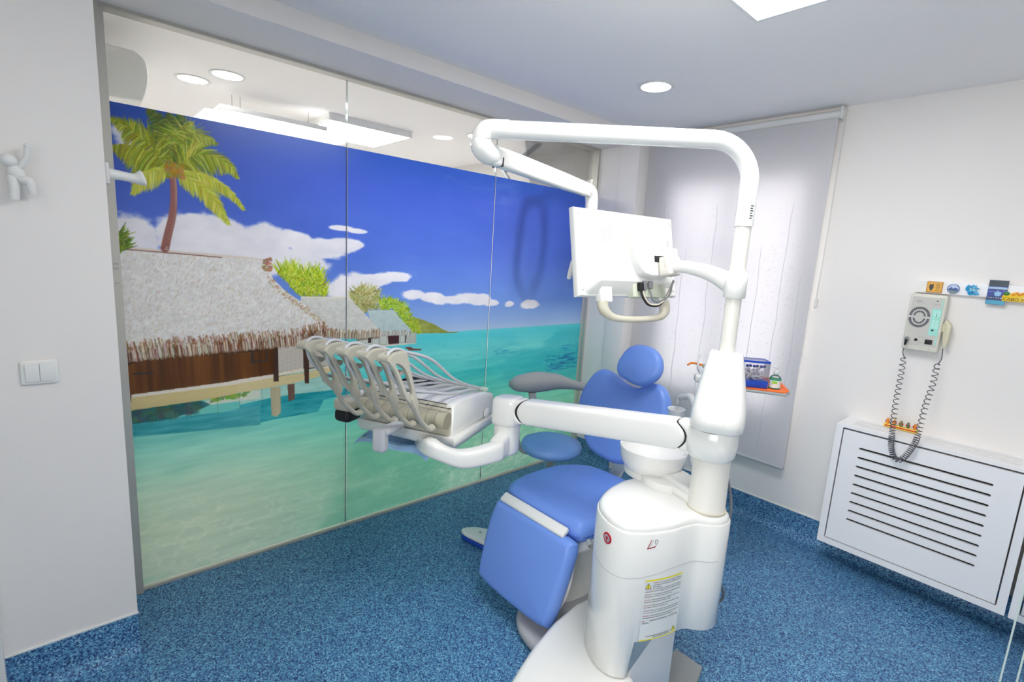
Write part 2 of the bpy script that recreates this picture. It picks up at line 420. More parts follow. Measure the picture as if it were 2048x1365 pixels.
cloud(lobes([(-2.232,1.743),(-2.313,1.763),(-2.141,1.734),(-2.204,1.748),(-2.175,1.656),(-2.259,1.688)]), nz=.9, edge=.25)
cloud(lobes([(-2.13,1.423),(-2.301,1.516),(-2.04,1.466),(-2.203,1.514),(-1.897,1.48),(-2.01,1.51),(-2.203,1.409),(-2.328,1.473)]), nz=1.3, edge=.3)
cloud(lobes([(-1.776,1.379),(-1.922,1.433),(-1.65,1.365),(-1.777,1.409),(-1.575,1.345),(-1.669,1.378),(-1.478,1.344),(-1.576,1.384)]), nz=1.3, edge=.3)
cloud(lobes([(-1.378,1.356),(-1.539,1.403),(-1.251,1.348),(-1.38,1.389),(-1.139,1.319),(-1.216,1.348),(-0.985,1.309),(-1.053,1.339),(-0.796,1.298),(-0.909,1.337)]), nz=1.1, edge=.3)
cloud(lobes([(-3.097,2.022),(-3.176,2.075),(-3.128,2.061),(-3.19,2.1),(-3.022,1.985),(-3.106,2.02)]), c=(206, 208, 222), nz=1.2)
mixc(.10*sm(.6, .85, fbm(.35, .10, 41, 5))*sm(HZ+.05, HZ+.3, ZZ), (190, 205, 235))
# two blue openings in the bank
# sea
q = (HZ-ZZ)
sea = ramp(q, [0, .03, .15, .30, .42, .55, .75, .95, 1.13], [(84, 206, 216), (74, 204, 216), (110, 224, 222), (60, 204, 204), (70, 204, 190), (96, 212, 182), (130, 226, 182), (160, 234, 196), (172, 236, 204)])
left = sm(-1.9, -3.0, YY)
sea2 = ramp(q, [0, .42, .55, .68, .85, 1.13], [(80, 180, 180), (110, 206, 192), (150, 222, 200), (186, 226, 198), (204, 228, 200), (204, 232, 206)])
sea = sea+(sea2-sea)*left[..., None]
wv = fbm(.22, .022, 51, 4)-.5; sea += wv[..., None]*np.array((46, 36, 30), np.float32)*sm(0, .25, q)[..., None]
rip = np.abs(fbm(.10, .05, 61, 4)-.5)*2; net = (1-sm(0, .16, rip))*sm(.62, .9, q)
sea += net[..., None]*np.array((60, 34, 40), np.float32)*(.35+.65*sm(-2.2, -1.2, YY))[..., None]
deep = sm(.50, .66, fbm(.5, .12, 71, 4)+.25*sm(.05, .2, q)-.4*sm(.34, .5, q))*sm(-1.5, -.6, YY)*sm(.01, .08, q)
sea += (np.array((22, 160, 182), np.float32)-sea)*(.42*deep)[..., None]
gs = sm(.48, .7, fbm(.6, .3, 81, 3))*sm(.45, .6, q); sea += (np.array((52, 176, 138), np.float32)-sea)*(.5*gs)[..., None]
mixc(sm(-.002, .002, q), sea)
# dark weed patches and a few wave streaks
def streaks(P, n, c, ly, w, a):
    (ya, za), (yb, zb) = P
    for _ in range(n):
        y, z = R(ya, yb), R(za, zb); l = R(.3, 1)*ly; stroke((y-l, z), (y+l, z+R(-.004, .004)), w*R(.5, 1), w*.3, vary(c, 10), a*R(.5, 1))
streaks([(-0.518,0.886),(-0.203,0.755)], 70, (16, 92, 160), .06, .007, .6)
streaks([(-0.381,0.965),(-0.168,0.88)], 26, (20, 120, 180), .05, .005, .5)
streaks([(-1.093,0.988),(-0.897,0.942)], 14, (26, 120, 180), .04, .004, .5)
streaks([(-0.73,0.802),(-0.439,0.68)], 20, (16, 140, 170), .05, .004, .4)
streaks([(-1.713,1.062),(-0.265,0.744)], 120, (30, 150, 180), .03, .003, .3)
# sand bar, dark water in the shade of the hut, rocks
poly([(-2.744,0.893),(-2.62,0.9),(-2.496,0.912),(-2.277,0.941),(-2.197,0.94),(-2.163,0.87),(-2.293,0.838),(-2.46,0.838),(-2.746,0.832)], (150, 206, 196), 12, (fbm(.1, .03, 91)-.5)*40)
poly([(-2.746,0.832),(-2.601,0.847),(-2.46,0.849),(-2.293,0.844),(-2.213,0.845),(-1.988,0.848),(-1.988,0.809),(-2.196,0.808),(-2.325,0.794),(-2.356,0.73),(-2.583,0.726),(-2.749,0.715)], (26, 150, 164), 10, (fbm(.12, .015, 101)-.5)*70)
poly([(-3.204,0.873),(-3.07,0.886),(-2.926,0.885),(-2.872,0.855),(-2.903,0.841),(-3.034,0.809),(-3.124,0.797),(-3.193,0.786),(-3.204,0.788)], (30, 92, 96), 18, (fbm(.05, .04, 111)-.5)*70)
poly([(-3.202,0.812),(-3.101,0.807),(-2.976,0.813),(-2.804,0.806),(-2.653,0.828),(-2.655,0.71),(-2.87,0.724),(-3.206,0.751)], (44, 150, 164), 8, (fbm(.14, .015, 121)-.5)*60)
for _ in range(120):
    (y, z) = [(-3.066,0.85)][0]; y += R(-.12, .14); z += R(-.03, .02); dab(y, z, R(.006, .016), vary((48, 86, 80), 24), .5)
poly([(-2.902,0.874),(-2.872,0.851),(-2.652,0.852),(-2.651,0.894),(-2.695,0.897)], (205, 214, 200), 14)
for _ in range(60):
    (a, b), (c, d) = [(-2.871,0.877),(-2.709,0.887)]; t = R(0, 1); dab(a+(c-a)*t, b+(d-b)*t+R(-.012, .012), R(.004, .010), vary((110, 150, 60), 30), .8)
# far hill and trees
poly([(-1.829,1.239),(-1.771,1.244),(-1.691,1.219),(-1.607,1.186),(-1.553,1.156),(-1.497,1.133),(-1.469,1.127),(-1.541,1.128),(-1.708,1.136),(-1.826,1.135)], (138, 150, 66), 20, (fbm(.05, .02, 131)-.5)*50)
line([(-1.573,1.131),(-1.475,1.128),(-1.43,1.127)], .003, (120, 130, 80))
def bush(P, n, cols, lo, hi, up=.9):
    P = np.array(P); s, m = polymask(P); ys, zs = YY[s][m > .5], ZZ[s][m > .5]
    if not len(ys): return
    zmin, zmax = zs.min(), zs.max(); k = rng.integers(0, len(ys), n)
    for i in k[np.argsort(zs[k])]:
        t = (zs[i]-zmin)/(zmax-zmin+1e-6); c = cols[int(R(0, len(cols)-.01))]; l = R(lo, hi); an = R(.2, 1)*up*math.pi/2*(1 if rng.random() < .5 else -1)
        stroke((ys[i], zs[i]), (ys[i]+l*math.sin(an), zs[i]+l*math.cos(an)), .0035, .0012, vary(c, 16), .85)
bush([(-2.562,1.499),(-2.528,1.511),(-2.48,1.526),(-2.446,1.499),(-2.396,1.496),(-2.352,1.516),(-2.322,1.461),(-2.304,1.393),(-2.308,1.369),(-2.44,1.37),(-2.489,1.416)], 700, [(150, 176, 30), (182, 202, 44), (112, 140, 20), (202, 214, 84)], .02, .07, .5)
bush([(-2.178,1.37),(-2.166,1.393),(-2.117,1.416),(-2.058,1.416),(-2.006,1.396),(-1.988,1.368),(-1.978,1.335),(-1.996,1.294),(-2.069,1.291),(-2.082,1.272),(-2.141,1.322)], 520, [(150, 152, 84), (176, 172, 110), (120, 128, 60), (196, 190, 140)], .015, .05, .7)
bush([(-1.988,1.351),(-1.943,1.359),(-1.869,1.342),(-1.822,1.315),(-1.792,1.281),(-1.771,1.237),(-1.745,1.201),(-1.729,1.143),(-1.768,1.15),(-1.858,1.24),(-1.901,1.288),(-1.995,1.29)], 620, [(132, 172, 30), (164, 196, 50), (100, 136, 26), (184, 208, 80)], .01, .03, .9)
bush([(-1.781,1.237),(-1.749,1.227),(-1.719,1.164),(-1.708,1.137),(-1.738,1.13),(-1.768,1.145)], 160, [(150, 180, 40), (180, 196, 70), (112, 140, 30)], .008, .02, .9)
# thatched roofs
th = (fbm(.020, .012, 141, 3)-.5)*34
roof_c, speck_c = (222, 223, 224), (172, 146, 116)
def thatch(P, c, n, down, ln=.012):
    poly(P, c, 16, th)
    Pn = np.array(P); s, m = polymask(Pn); ys, zs = YY[s][m > .5], ZZ[s][m > .5]
    for i in rng.integers(0, len(ys), n):
        l = R(.3, 1)*ln; stroke((ys[i], zs[i]), (ys[i]+l*down[0], zs[i]+l*down[1]), .0014, .0006, vary(speck_c, 26), R(.12, .5))
def fringe(P, n, h, cols, slant=0, drop=.02):
    Q = [Vector((p[0], p[1])) for p in P]; Q = resample(Q, n, False)
    for p in Q:
        y = p.x+R(-.006, .006); l = h*R(.4, 1); dark_ = rng.random() < .55
        stroke((y+slant*l, p.y+l), (y, p.y-drop*R(0, .8)), .0022, .0012, vary(cols[0] if dark_ else cols[1], 18), .8)
# hut walls first, roofs over them
wood = (fbm(.02, .35, 151, 4)-.5)*60
tree_y = [(-2.173,1.24)][0]
poly([(-3.2,1.104),(-2.646,1.127)]+[(-2.562,1.135),(-2.565,0.955)]+[(-2.65,0.958),(-3.19,0.941),(-3.202,0.946)], (92, 54, 26), 8, np.stack([wood*1.1, wood*.6, wood*.2], -1))
poly([(-3.197,1.104),(-2.646,1.127),(-2.647,1.097),(-3.108,1.102),(-3.198,1.074)], (62, 42, 28), 8)
for P in ([(-2.684,1.119),(-2.686,1.044),(-2.617,1.047),(-2.616,1.121)], [(-3.164,1.038),(-3.095,1.037)], [(-2.684,1.123),(-2.681,1.043),(-2.637,1.047)]): line(P, .004, (54, 48, 46))
for _ in range(12):
    y = R(*[p[0] for p in [(-3.174,1.013),(-2.599,1.101)]]); stroke((y, 1.06), (y, .80), .0012, .0012, (70, 42, 22), .35)
poly([(-2.582,1.13),(-2.384,1.127),(-2.277,1.131),(-2.277,0.985),(-2.565,0.955)], (96, 88, 80), 10)
def lattice(P, ny, nz):
    poly(P, (84, 66, 60), 8); (a, b, c, d) = [Vector(p) for p in P]
    for i in range(ny+1): t = i/ny; stroke(a.lerp(b, t), d.lerp(c, t), .0022, .0022, (206, 202, 192))
    for j in range(nz+1): t = j/nz; stroke(a.lerp(d, t), b.lerp(c, t), .0022, .0022, (206, 202, 192))
lattice([(-2.559,1.117),(-2.437,1.119),(-2.437,0.988),(-2.558,0.984)], 18, 18); lattice([(-2.401,1.078),(-2.293,1.081),(-2.281,0.993),(-2.4,0.989)], 16, 12); lattice([(-2.277,1.166),(-2.21,1.168),(-2.209,1.142),(-2.277,1.143)], 10, 4)
poly([(-3.19,0.945),(-2.65,0.961),(-2.65,0.941),(-3.189,0.931)], (226, 220, 208), 6)
poly([(-2.887,0.948),(-2.742,0.963),(-2.565,0.972),(-2.565,0.955),(-2.743,0.943),(-2.888,0.931)], (226, 220, 208), 6)
poly([(-3.198,0.909),(-3.189,0.931),(-2.65,0.941),(-2.651,0.902),(-2.736,0.894),(-2.896,0.88),(-3.201,0.873)], (202, 186, 130), 10, (fbm(.2, .05, 161)-.5)*24)
poly([(-2.755,0.942),(-2.565,0.955),(-2.4,0.966),(-2.277,0.985),(-2.245,0.961),(-2.355,0.93),(-2.496,0.91),(-2.62,0.901),(-2.757,0.893)], (212, 196, 146), 10, (fbm(.2, .05, 162)-.5)*20)
poly([(-2.561,0.979),(-2.437,0.986),(-2.4,0.978),(-2.281,0.989),(-2.277,0.979),(-2.561,0.959)], (222, 216, 200), 6)
poly([(-2.581,1.128),(-2.56,1.127),(-2.561,0.929),(-2.586,0.932)], (62, 42, 34), 8); poly([(-2.437,1.125),(-2.406,1.126),(-2.404,0.899),(-2.427,0.902)], (66, 44, 38), 8)
poly([(-2.603,0.902),(-2.553,0.9),(-2.553,0.759),(-2.574,0.739),(-2.599,0.75)], (176, 164, 130), 14, wood*.7)
poly([(-2.517,0.907),(-2.48,0.907),(-2.481,0.821),(-2.514,0.813)], (96, 70, 58), 10, wood*.5)
poly([(-3.2,0.953),(-3.177,0.943),(-3.181,0.91),(-3.198,0.909)], (70, 46, 34), 6)
poly([(-2.171,0.875),(-2.138,0.875),(-2.137,0.842),(-2.167,0.845)], (74, 44, 44), 6); line([(-2.138,0.867),(-2.051,0.874)], .006, (70, 40, 44))
# small far hut under the third roof
poly([(-2.14,1.13),(-1.993,1.137),(-1.768,1.136),(-1.744,1.146),(-1.741,1.079),(-1.853,1.075),(-1.992,1.066),(-2.097,1.074)], (196, 204, 198), 8)
poly([(-2.135,1.128),(-1.993,1.137),(-1.993,1.125),(-2.046,1.122),(-2.131,1.117)], (110, 100, 90), 6)
poly([(-1.939,1.134),(-1.863,1.133),(-1.861,1.081),(-1.932,1.081)], (62, 38, 40), 5); poly([(-1.821,1.133),(-1.811,1.133),(-1.813,1.082),(-1.821,1.083)], (64, 42, 38), 4); poly([(-2.065,1.129),(-2.044,1.13),(-2.044,1.099),(-2.063,1.098)], (58, 46, 44), 4)
for P in ([(-1.855,1.129),(-1.824,1.128),(-1.823,1.087),(-1.854,1.085),(-1.855,1.129)], [(-1.807,1.134),(-1.746,1.141),(-1.745,1.079),(-1.806,1.08)], [(-1.988,1.137),(-1.943,1.134),(-1.942,1.083),(-1.988,1.082),(-1.988,1.137)], [(-2.037,1.119),(-1.997,1.122),(-1.996,1.079),(-2.036,1.077),(-2.037,1.119)]): line(P, .002, (150, 156, 150))
for i in range(12):
    (a, b), (c, d) = [(-1.805,1.131),(-1.746,1.138)]; t = i/11; stroke((a+(c-a)*t, b), (a+(c-a)*t, b-.055), .0012, .0012, (150, 156, 150))
poly([(-1.992,1.078),(-1.741,1.079),(-1.744,1.073),(-1.992,1.068)], (214, 214, 200), 6)
poly([(-1.824,1.055),(-1.78,1.054),(-1.755,1.041),(-1.703,1.036),(-1.705,1.025),(-1.79,1.032)], (120, 70, 66), 8)
poly([(-2.047,1.214),(-2.069,1.291),(-1.905,1.288),(-1.867,1.244),(-1.818,1.2),(-1.773,1.154),(-1.776,1.131),(-1.902,1.138),(-1.993,1.139),(-2.011,1.18)], (176, 198, 200), 10, th*.7)
fringe([(-1.993,1.135),(-1.902,1.136),(-1.776,1.132)], 90, .03, [(150, 132, 110), (205, 208, 206)], 0, .006)
thatch([(-2.44,1.37),(-2.178,1.366),(-2.129,1.314),(-2.078,1.264),(-2.029,1.213),(-1.992,1.172),(-1.993,1.134),(-2.114,1.131),(-2.293,1.152),(-2.353,1.228),(-2.455,1.328)], (204, 208, 206), 420, (-.1, -1), .010)
line([(-2.44,1.37),(-2.178,1.366)], .004, (226, 220, 204))
fringe([(-2.293,1.15),(-2.114,1.13),(-1.993,1.134)], 190, .05, [(132, 104, 74), (216, 212, 198)], .05, .012)
big = [(-3.23,1.457),(-3.196,1.528),(-3.165,1.592),(-2.955,1.582),(-2.717,1.571),(-2.624,1.563)]+[(-2.6,1.554),(-2.598,1.516),(-2.576,1.461),(-2.516,1.4),(-2.447,1.35),(-2.383,1.289),(-2.323,1.226),(-2.296,1.187),(-2.299,1.156),(-2.354,1.147),(-2.471,1.123),(-2.609,1.118),(-2.738,1.121)]+[(-2.646,1.12),(-2.893,1.114),(-3.113,1.11),(-3.2,1.099),(-3.256,1.09)]
thatch(big, roof_c, 3600, (-.35, -1), .014)
poly([(-3.165,1.592),(-2.955,1.582),(-2.717,1.571),(-2.624,1.563),(-2.624,1.556),(-2.717,1.559),(-2.956,1.57),(-3.165,1.581)], (214, 204, 198), 8); line([(-3.166,1.58),(-2.956,1.57),(-2.804,1.561)], .0022, (120, 76, 70))
for _ in range(60):
    (a, b), = [(-2.607,1.536)]; dab(a+R(-.016, .02), b+R(-.03, .03), R(.003, .007), vary((158, 112, 92), 30), .8)
hip = catmull([Vector(p) for p in [(-2.582,1.461),(-2.516,1.39),(-2.447,1.335),(-2.383,1.286),(-2.323,1.226),(-2.297,1.194)]], 8)
for p in hip:
    for _ in range(5): dab(p.x+R(-.02, .006), p.y+R(-.02, .01), R(.002, .005), vary((176, 148, 116), 24), .6)
fr = [(-3.199,1.1),(-3.113,1.11),(-2.893,1.114),(-2.646,1.12)]+[(-2.609,1.12),(-2.471,1.124),(-2.354,1.147),(-2.299,1.156)]
fringe(fr, 760, .085, [(128, 84, 54), (216, 208, 198)], -.18, .016); fringe(fr, 420, .05, [(92, 58, 40), (206, 196, 182)], -.1, .022)
# plants at the left edge and the palm
bush([(-3.202,1.651),(-3.18,1.647),(-3.168,1.612),(-3.154,1.594),(-3.18,1.568),(-3.197,1.528),(-3.206,1.537)], 160, [(96, 130, 30), (140, 160, 50), (66, 92, 30)], .02, .06, .8)
def frond(P, n, ln, cols, droop=.9, both=True, w=.0022):
    n = int(n*1.25); ln *= .74
    S = resample(catmull([Vector(p) for p in P], 10), n, False)
    line([(p.x, p.y) for p in S], .0035, (168, 158, 60))
    for i, p in enumerate(S[1:], 1):
        t = i/n; tg = (S[i]-S[i-1]).normalized(); pr = Vector((-tg.y, tg.x)); l0 = ln*math.sin(math.pi*min(1, .12+.88*t)**.8)*(.6+.5*(1-t))+.012
        for sd in ((1, -1) if both else (1 if pr.y < 0 else -1,)):
            for _ in range(2):
                l = l0*R(.65, 1.1); d = (pr*sd*.8+tg*.75+Vector((R(-.12, .12), -droop*R(.5, 1)))).normalized()
                m_ = p+d*l*.55; e = m_+(d+Vector((0, -.45*droop))).normalized()*l*.5; c = vary(cols[int(R(0, len(cols)-.01))], 18)
                stroke(p, m_, w, w*.8, c, .9); stroke(m_, e, w*.8, .0008, c, .9)
G = [(122, 136, 24), (152, 164, 36), (96, 112, 26), (184, 190, 70)]; GD = [(70, 92, 24), (96, 116, 30), (52, 74, 28)]; GL = [(178, 184, 52), (204, 206, 96), (150, 160, 40)]
tr = catmull([Vector(p) for p in [(-2.981,1.906),(-2.98,1.845),(-2.984,1.777),(-2.993,1.72),(-3.009,1.656),(-3.024,1.59)]], 10)
for i, (p, q) in enumerate(zip(tr, tr[1:])):
    stroke(p, q, .011+.005*i/len(tr), .011+.005*i/len(tr), (140, 88, 82)); stroke(p+Vector((.006, 0)), q+Vector((.006, 0)), .006, .006, (206, 174, 160), .7)
    if i % 2: stroke(p+Vector((-.014, .002)), p+Vector((.014, -.002)), .0016, .0016, (96, 56, 56), .7)
for P, n, ln, c, dr, bo in (
    ([(-2.985,1.949),(-2.996,2.018),(-3.011,2.09),(-3.036,2.138),(-3.053,2.165)], 60, .10, GD, .9, True), ([(-2.98,1.95),(-2.981,2.026),(-2.98,2.097),(-2.98,2.161)], 60, .10, GD, .8, True), ([(-2.977,1.951),(-2.961,2.046),(-2.949,2.114),(-2.941,2.169)], 50, .09, GD, .8, True),
    ([(-2.975,1.951),(-2.952,2.032),(-2.911,2.089),(-2.86,2.093),(-2.81,2.074)], 70, .13, G, 1.0, True), ([(-2.97,1.957),(-2.931,2.063),(-2.909,2.122),(-2.908,2.144)], 40, .09, G, .9, True),
    ([(-2.99,1.943),(-3.029,1.996),(-3.082,2.04),(-3.136,2.081),(-3.181,2.101)], 80, .11, G, 1.0, True), ([(-2.99,1.94),(-3.039,1.978),(-3.097,2),(-3.153,2.003),(-3.197,1.987)], 90, .15, G, 1.3, False),
    ([(-2.975,1.945),(-2.924,1.998),(-2.884,2.016),(-2.894,2.02)], 30, .07, GD, .9, True), ([(-2.971,1.943),(-2.894,2.003),(-2.817,2.01),(-2.759,1.985),(-2.725,1.937)], 90, .12, G, 1.1, True),
    ([(-2.988,1.933),(-3.023,1.927),(-3.071,1.898),(-3.105,1.856),(-3.125,1.816)], 60, .085, GL, 1.1, True), ([(-2.967,1.925),(-2.897,1.924),(-2.816,1.901),(-2.752,1.856),(-2.704,1.795)], 90, .06, GL, .8, True),
    ([(-2.967,1.922),(-2.919,1.898),(-2.859,1.861),(-2.814,1.796),(-2.77,1.722)], 90, .085, GL, .7, True)):
    frond(P, n, ln, c, dr, bo)
for _ in range(70):
    (a, b), = [(-2.978,1.931)]; dab(a+R(-.03, .035), b+R(-.03, .03), R(.004, .010), vary((150, 128, 40), 34), .8)

# the grid as three film sheets, one on each glass panel
IMG += (np.array((205, 255, 222), np.float32)+np.array((30, 0, 4), np.float32)*left[..., None]-IMG)*(.30*sm(1.0, .35, ZZ))[..., None]  # paint lightened towards the bottom in place of missing light near the floor
IMG = 255*(np.clip(IMG, 0, 255)/255)**.88
h2, w2_ = GH//2*2, GW//2*2
SM = IMG[:h2, :w2_].reshape(h2//2, 2, w2_//2, 2, 3).mean((1, 3))/255
LIN = np.where(SM <= .04045, SM/12.92, ((SM+.055)/1.055)**2.4).astype(np.float32)
film_m = mat('printed film', (255, 255, 255), .22, .45)
ca = N(film_m, 'ShaderNodeVertexColor'); ca.layer_name = 'print'; L(film_m, ca.outputs[0], film_m.node_tree.nodes['Principled BSDF'].inputs['Base Color'])
nt = film_m.node_tree; tl = N(film_m, 'ShaderNodeBsdfTranslucent'); mxs = N(film_m, 'ShaderNodeMixShader'); mxs.inputs[0].default_value = .42
L(film_m, ca.outputs[0], tl.inputs[0]); L(film_m, nt.nodes['Principled BSDF'].outputs[0], mxs.inputs[1]); L(film_m, tl.outputs[0], mxs.inputs[2]); L(film_m, mxs.outputs[0], nt.nodes['Material Output'].inputs[0])
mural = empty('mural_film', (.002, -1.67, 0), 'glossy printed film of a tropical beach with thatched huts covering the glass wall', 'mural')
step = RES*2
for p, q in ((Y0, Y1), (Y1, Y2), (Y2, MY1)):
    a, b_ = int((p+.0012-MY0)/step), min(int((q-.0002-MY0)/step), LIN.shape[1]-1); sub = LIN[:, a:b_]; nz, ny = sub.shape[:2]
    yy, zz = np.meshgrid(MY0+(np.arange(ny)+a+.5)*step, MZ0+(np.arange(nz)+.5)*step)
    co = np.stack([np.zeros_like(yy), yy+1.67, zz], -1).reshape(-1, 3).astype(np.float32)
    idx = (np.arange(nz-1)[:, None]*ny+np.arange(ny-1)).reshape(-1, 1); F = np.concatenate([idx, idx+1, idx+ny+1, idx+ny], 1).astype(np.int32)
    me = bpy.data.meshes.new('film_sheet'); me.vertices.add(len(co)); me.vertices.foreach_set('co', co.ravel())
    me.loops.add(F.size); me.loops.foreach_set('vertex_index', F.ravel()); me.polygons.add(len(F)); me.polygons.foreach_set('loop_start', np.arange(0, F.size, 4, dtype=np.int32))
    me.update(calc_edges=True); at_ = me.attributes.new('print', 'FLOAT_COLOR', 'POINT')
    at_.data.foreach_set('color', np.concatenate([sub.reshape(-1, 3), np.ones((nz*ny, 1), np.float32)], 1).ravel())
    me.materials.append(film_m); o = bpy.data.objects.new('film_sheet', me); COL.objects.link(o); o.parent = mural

# ------------------------------------------------------------------ lamps
def led_panel(name, x0, x1, y0, y1, drop, em, label, power, group=None):
    t = empty(name, ((x0+x1)/2, (y0+y1)/2, H), label, 'ceiling light', group); z = H-drop
    b = MB()
    for lo, hi in (((x0, y0), (x1, y0+.014)), ((x0, y1-.014), (x1, y1)), ((x0, y0+.014), (x0+.014, y1-.014)), ((x1-.014, y0+.014), (x1, y1-.014))):
        b.box(((lo[0]+hi[0])/2, (lo[1]+hi[1])/2, H-drop/2), (hi[0]-lo[0], hi[1]-lo[1], drop))
    b.build('frame', white_sat, t)
    b = MB(); b.box(((x0+x1)/2, (y0+y1)/2, z+.006), (x1-x0-.028, y1-y0-.028, .006)); b.build('diffuser', em, t)
    return t
led_panel('led_panel', 1.71, 2.31, -2.53, -1.33, .012, panel_e, 'bright rectangular LED panel flush in the ceiling of this room', 0)
led_panel('led_panel', -1.74, -1.08, -1.86, -1.18, .05, next_e, 'square surface-mounted LED panel seen through the clear glass over the mural', 0)
def downlight(name, x, y, label, group=None, z=H):
    t = empty(name, (x, y, z), label, 'downlight', group)
    b = MB(); b.lathe([(.078, 0), (.094, 0), (.096, -.003), (.092, -.006), (.078, -.005), (.078, 0)], (x, y, z), 40, cap=False); b.build('rim', white_sat, t)
    b = MB(); b.lathe([(.0775, -.001), (.0775, -.0035)], (x, y, z), 40); b.build('diffuser', spot_e, t)
downlight('downlight', 1.013, -.921, 'round recessed downlight in the ceiling between mural and window blind')
downlight('downlight', -1.071, -2.70, 'round downlight beyond the glass, nearest to the air conditioner')
downlight('downlight', -.80, -2.571, 'round downlight beyond the glass, second from the air conditioner')
downlight('downlight', -.736, -.78, 'round downlight beyond the glass, half hidden by the overhead pole elbow')
downlight('downlight', 1.3, -3.9, 'added fill downlight in the ceiling behind the camera, out of view')  # unseen lamp added for extra light from behind the camera
# linear fitting in the next room
t = empty('linear_light', (-1.2, -2.1, 2.46), 'long white linear light hanging beyond the glass beside the square panel', 'ceiling light')
b = MB(); b.box((-1.16, -2.22, 2.468), (.20, .68, .03), None, .004); b.build('housing', white_sat, t)
b = MB(); b.box((-1.16, -2.22, 2.4515), (.18, .66, .004)); b.build('diffuser', emit('linear diffuser', (255, 255, 255), 10.0), t)
for y in (-2.45, -2.40, -1.95): b = MB(); b.tube([(-1.24, y, 2.483), (-1.24, y, H)], .002, 6); b.build('suspension_wire', chrome, t)
# air conditioner in the next room
P = [(p[1], p[2]) for p in [(-0.35,-3.159,2.506),(-0.35,-3.054,2.475),(-0.35,-3.015,2.444),(-0.35,-3.005,2.382),(-0.35,-3.014,2.318),(-0.35,-3.034,2.258),(-0.35,-3.189,2.249)]]
t = empty('air_conditioner', (-.7, -3.19, 2.3), 'white wall air conditioner with rounded end seen through the glass at far left', 'air conditioner')
b = MB(); b.prism([(-3.198, 2.475)]+[(q_.x, q_.y) for q_ in catmull([Vector(v) for v in P[1:-1]], 6)]+[(-3.198, 2.25)], (-1.25, 0, 0), (0, 1, 0), (0, 0, 1), .90, .012, 3); b.build('housing', white_sat, t)
b = MB(); b.prism([(y-.002, z) for y, z in P[2:6]]+[(P[5][0]-.02, P[5][1]), (P[3][0]-.022, P[3][1])], (-1.2, 0, 0), (0, 1, 0), (0, 0, 1), .8); b.build('air_flap', lgrey_p, t)

# ------------------------------------------------------------------ roller blind
BX0, BX1, BZ0, BZ1, BY = .42, 1.645, .43, 2.52, -.055
t = empty('roller_blind', (1.03, -.03, BZ1), 'long white roller blind with faint bamboo print glowing over the window', 'blind')
blind_m = bpy.data.materials.new('blind fabric'); blind_m.use_nodes = True; nt = blind_m.node_tree; nt.nodes.clear()
d = nt.nodes.new('ShaderNodeBsdfDiffuse'); d.inputs[0].default_value = (*lin((230, 229, 231)), 1); tr_ = nt.nodes.new('ShaderNodeBsdfTranslucent'); tr_.inputs[0].default_value = (*lin((242, 238, 240)), 1)
x = nt.nodes.new('ShaderNodeMixShader'); x.inputs[0].default_value = .35; o = nt.nodes.new('ShaderNodeOutputMaterial')
nt.links.new(d.outputs[0], x.inputs[1]); nt.links.new(tr_.outputs[0], x.inputs[2]); nt.links.new(x.outputs[0], o.inputs[0])
blind_p = mat('bamboo print', (214, 213, 217), .8, .1)
b = MB(); b.box(((BX0+BX1)/2, BY, (BZ0+BZ1)/2), (BX1-BX0, .0012, BZ1-BZ0))
def leaf(x, z, l, an, w):
    dx, dz = math.cos(an), math.sin(an); px, pz = -dz*w, dx*w; y = BY-.0011
    b.quad([(x, y, z), (x+dx*l*.5+px, y, z+dz*l*.5+pz), (x+dx*l, y, z+dz*l), (x+dx*l*.5-px, y, z+dz*l*.5-pz)], 1)
for sx, z0, z1 in ((.60, .55, 2.0), (.80, .70, 1.75), (1.0, .50, 1.95), (1.17, .55, 1.9), (1.33, .60, 1.7), (1.47, .50, 2.02), (1.58, .9, 1.6)):
    z = z0; x_ = sx
    while z < z1:
        nx = sx+random.uniform(-.008, .008)
        b.quad([(x_-.0016, BY-.001, z), (x_+.0016, BY-.001, z), (nx+.0016, BY-.001, z+.12), (nx-.0016, BY-.001, z+.12)], 1)
        for _ in range(11):
            s_ = random.choice((-1, 1)); zz = z+random.uniform(0, .12); xx = x_+s_*random.uniform(.01, .075)
            leaf(xx, zz+random.uniform(-.03, .03), random.uniform(.012, .03), random.uniform(-1.3, .4) if s_ > 0 else math.pi-random.uniform(-1.3, .4), .0013)
        x_ = nx; z += .12
b.build('fabric', [blind_m, blind_p], t, flat=True)
b = MB(); b.tube([(BX0-.01, -.040, BZ1+.024), (BX1+.005, -.040, BZ1+.024)], .021, 20); b.build('roller_tube', white_sat, t)
for x_ in (BX1+.012, BX0-.016): b = MB(); b.box((x_, -.036, BZ1+.028), (.012, .068, .066), None, .004); b.build('bracket', white_sat, t)
b = MB(); b.tube([(BX0, BY, BZ0), (BX1, BY, BZ0)], .013, 16); b.build('bottom_bar', lgrey_p, t)
b = MB()
for dx, dy in ((.004, -.012), (.004, .012)): b.tube([(BX1+.02+dx, -.04+dy, BZ1+.02), (BX1+.026, -.03, 1.9), (BX1+.02, -.022+dy*.4, 1.47)], .0016, 6, 4)
b.build('pull_chain', white_sat, t)
b = MB(); b.box((BX1+.02, -.012, 1.48), (.016, .022, .05), None, .004); b.build('chain_holder', white_sat, t)

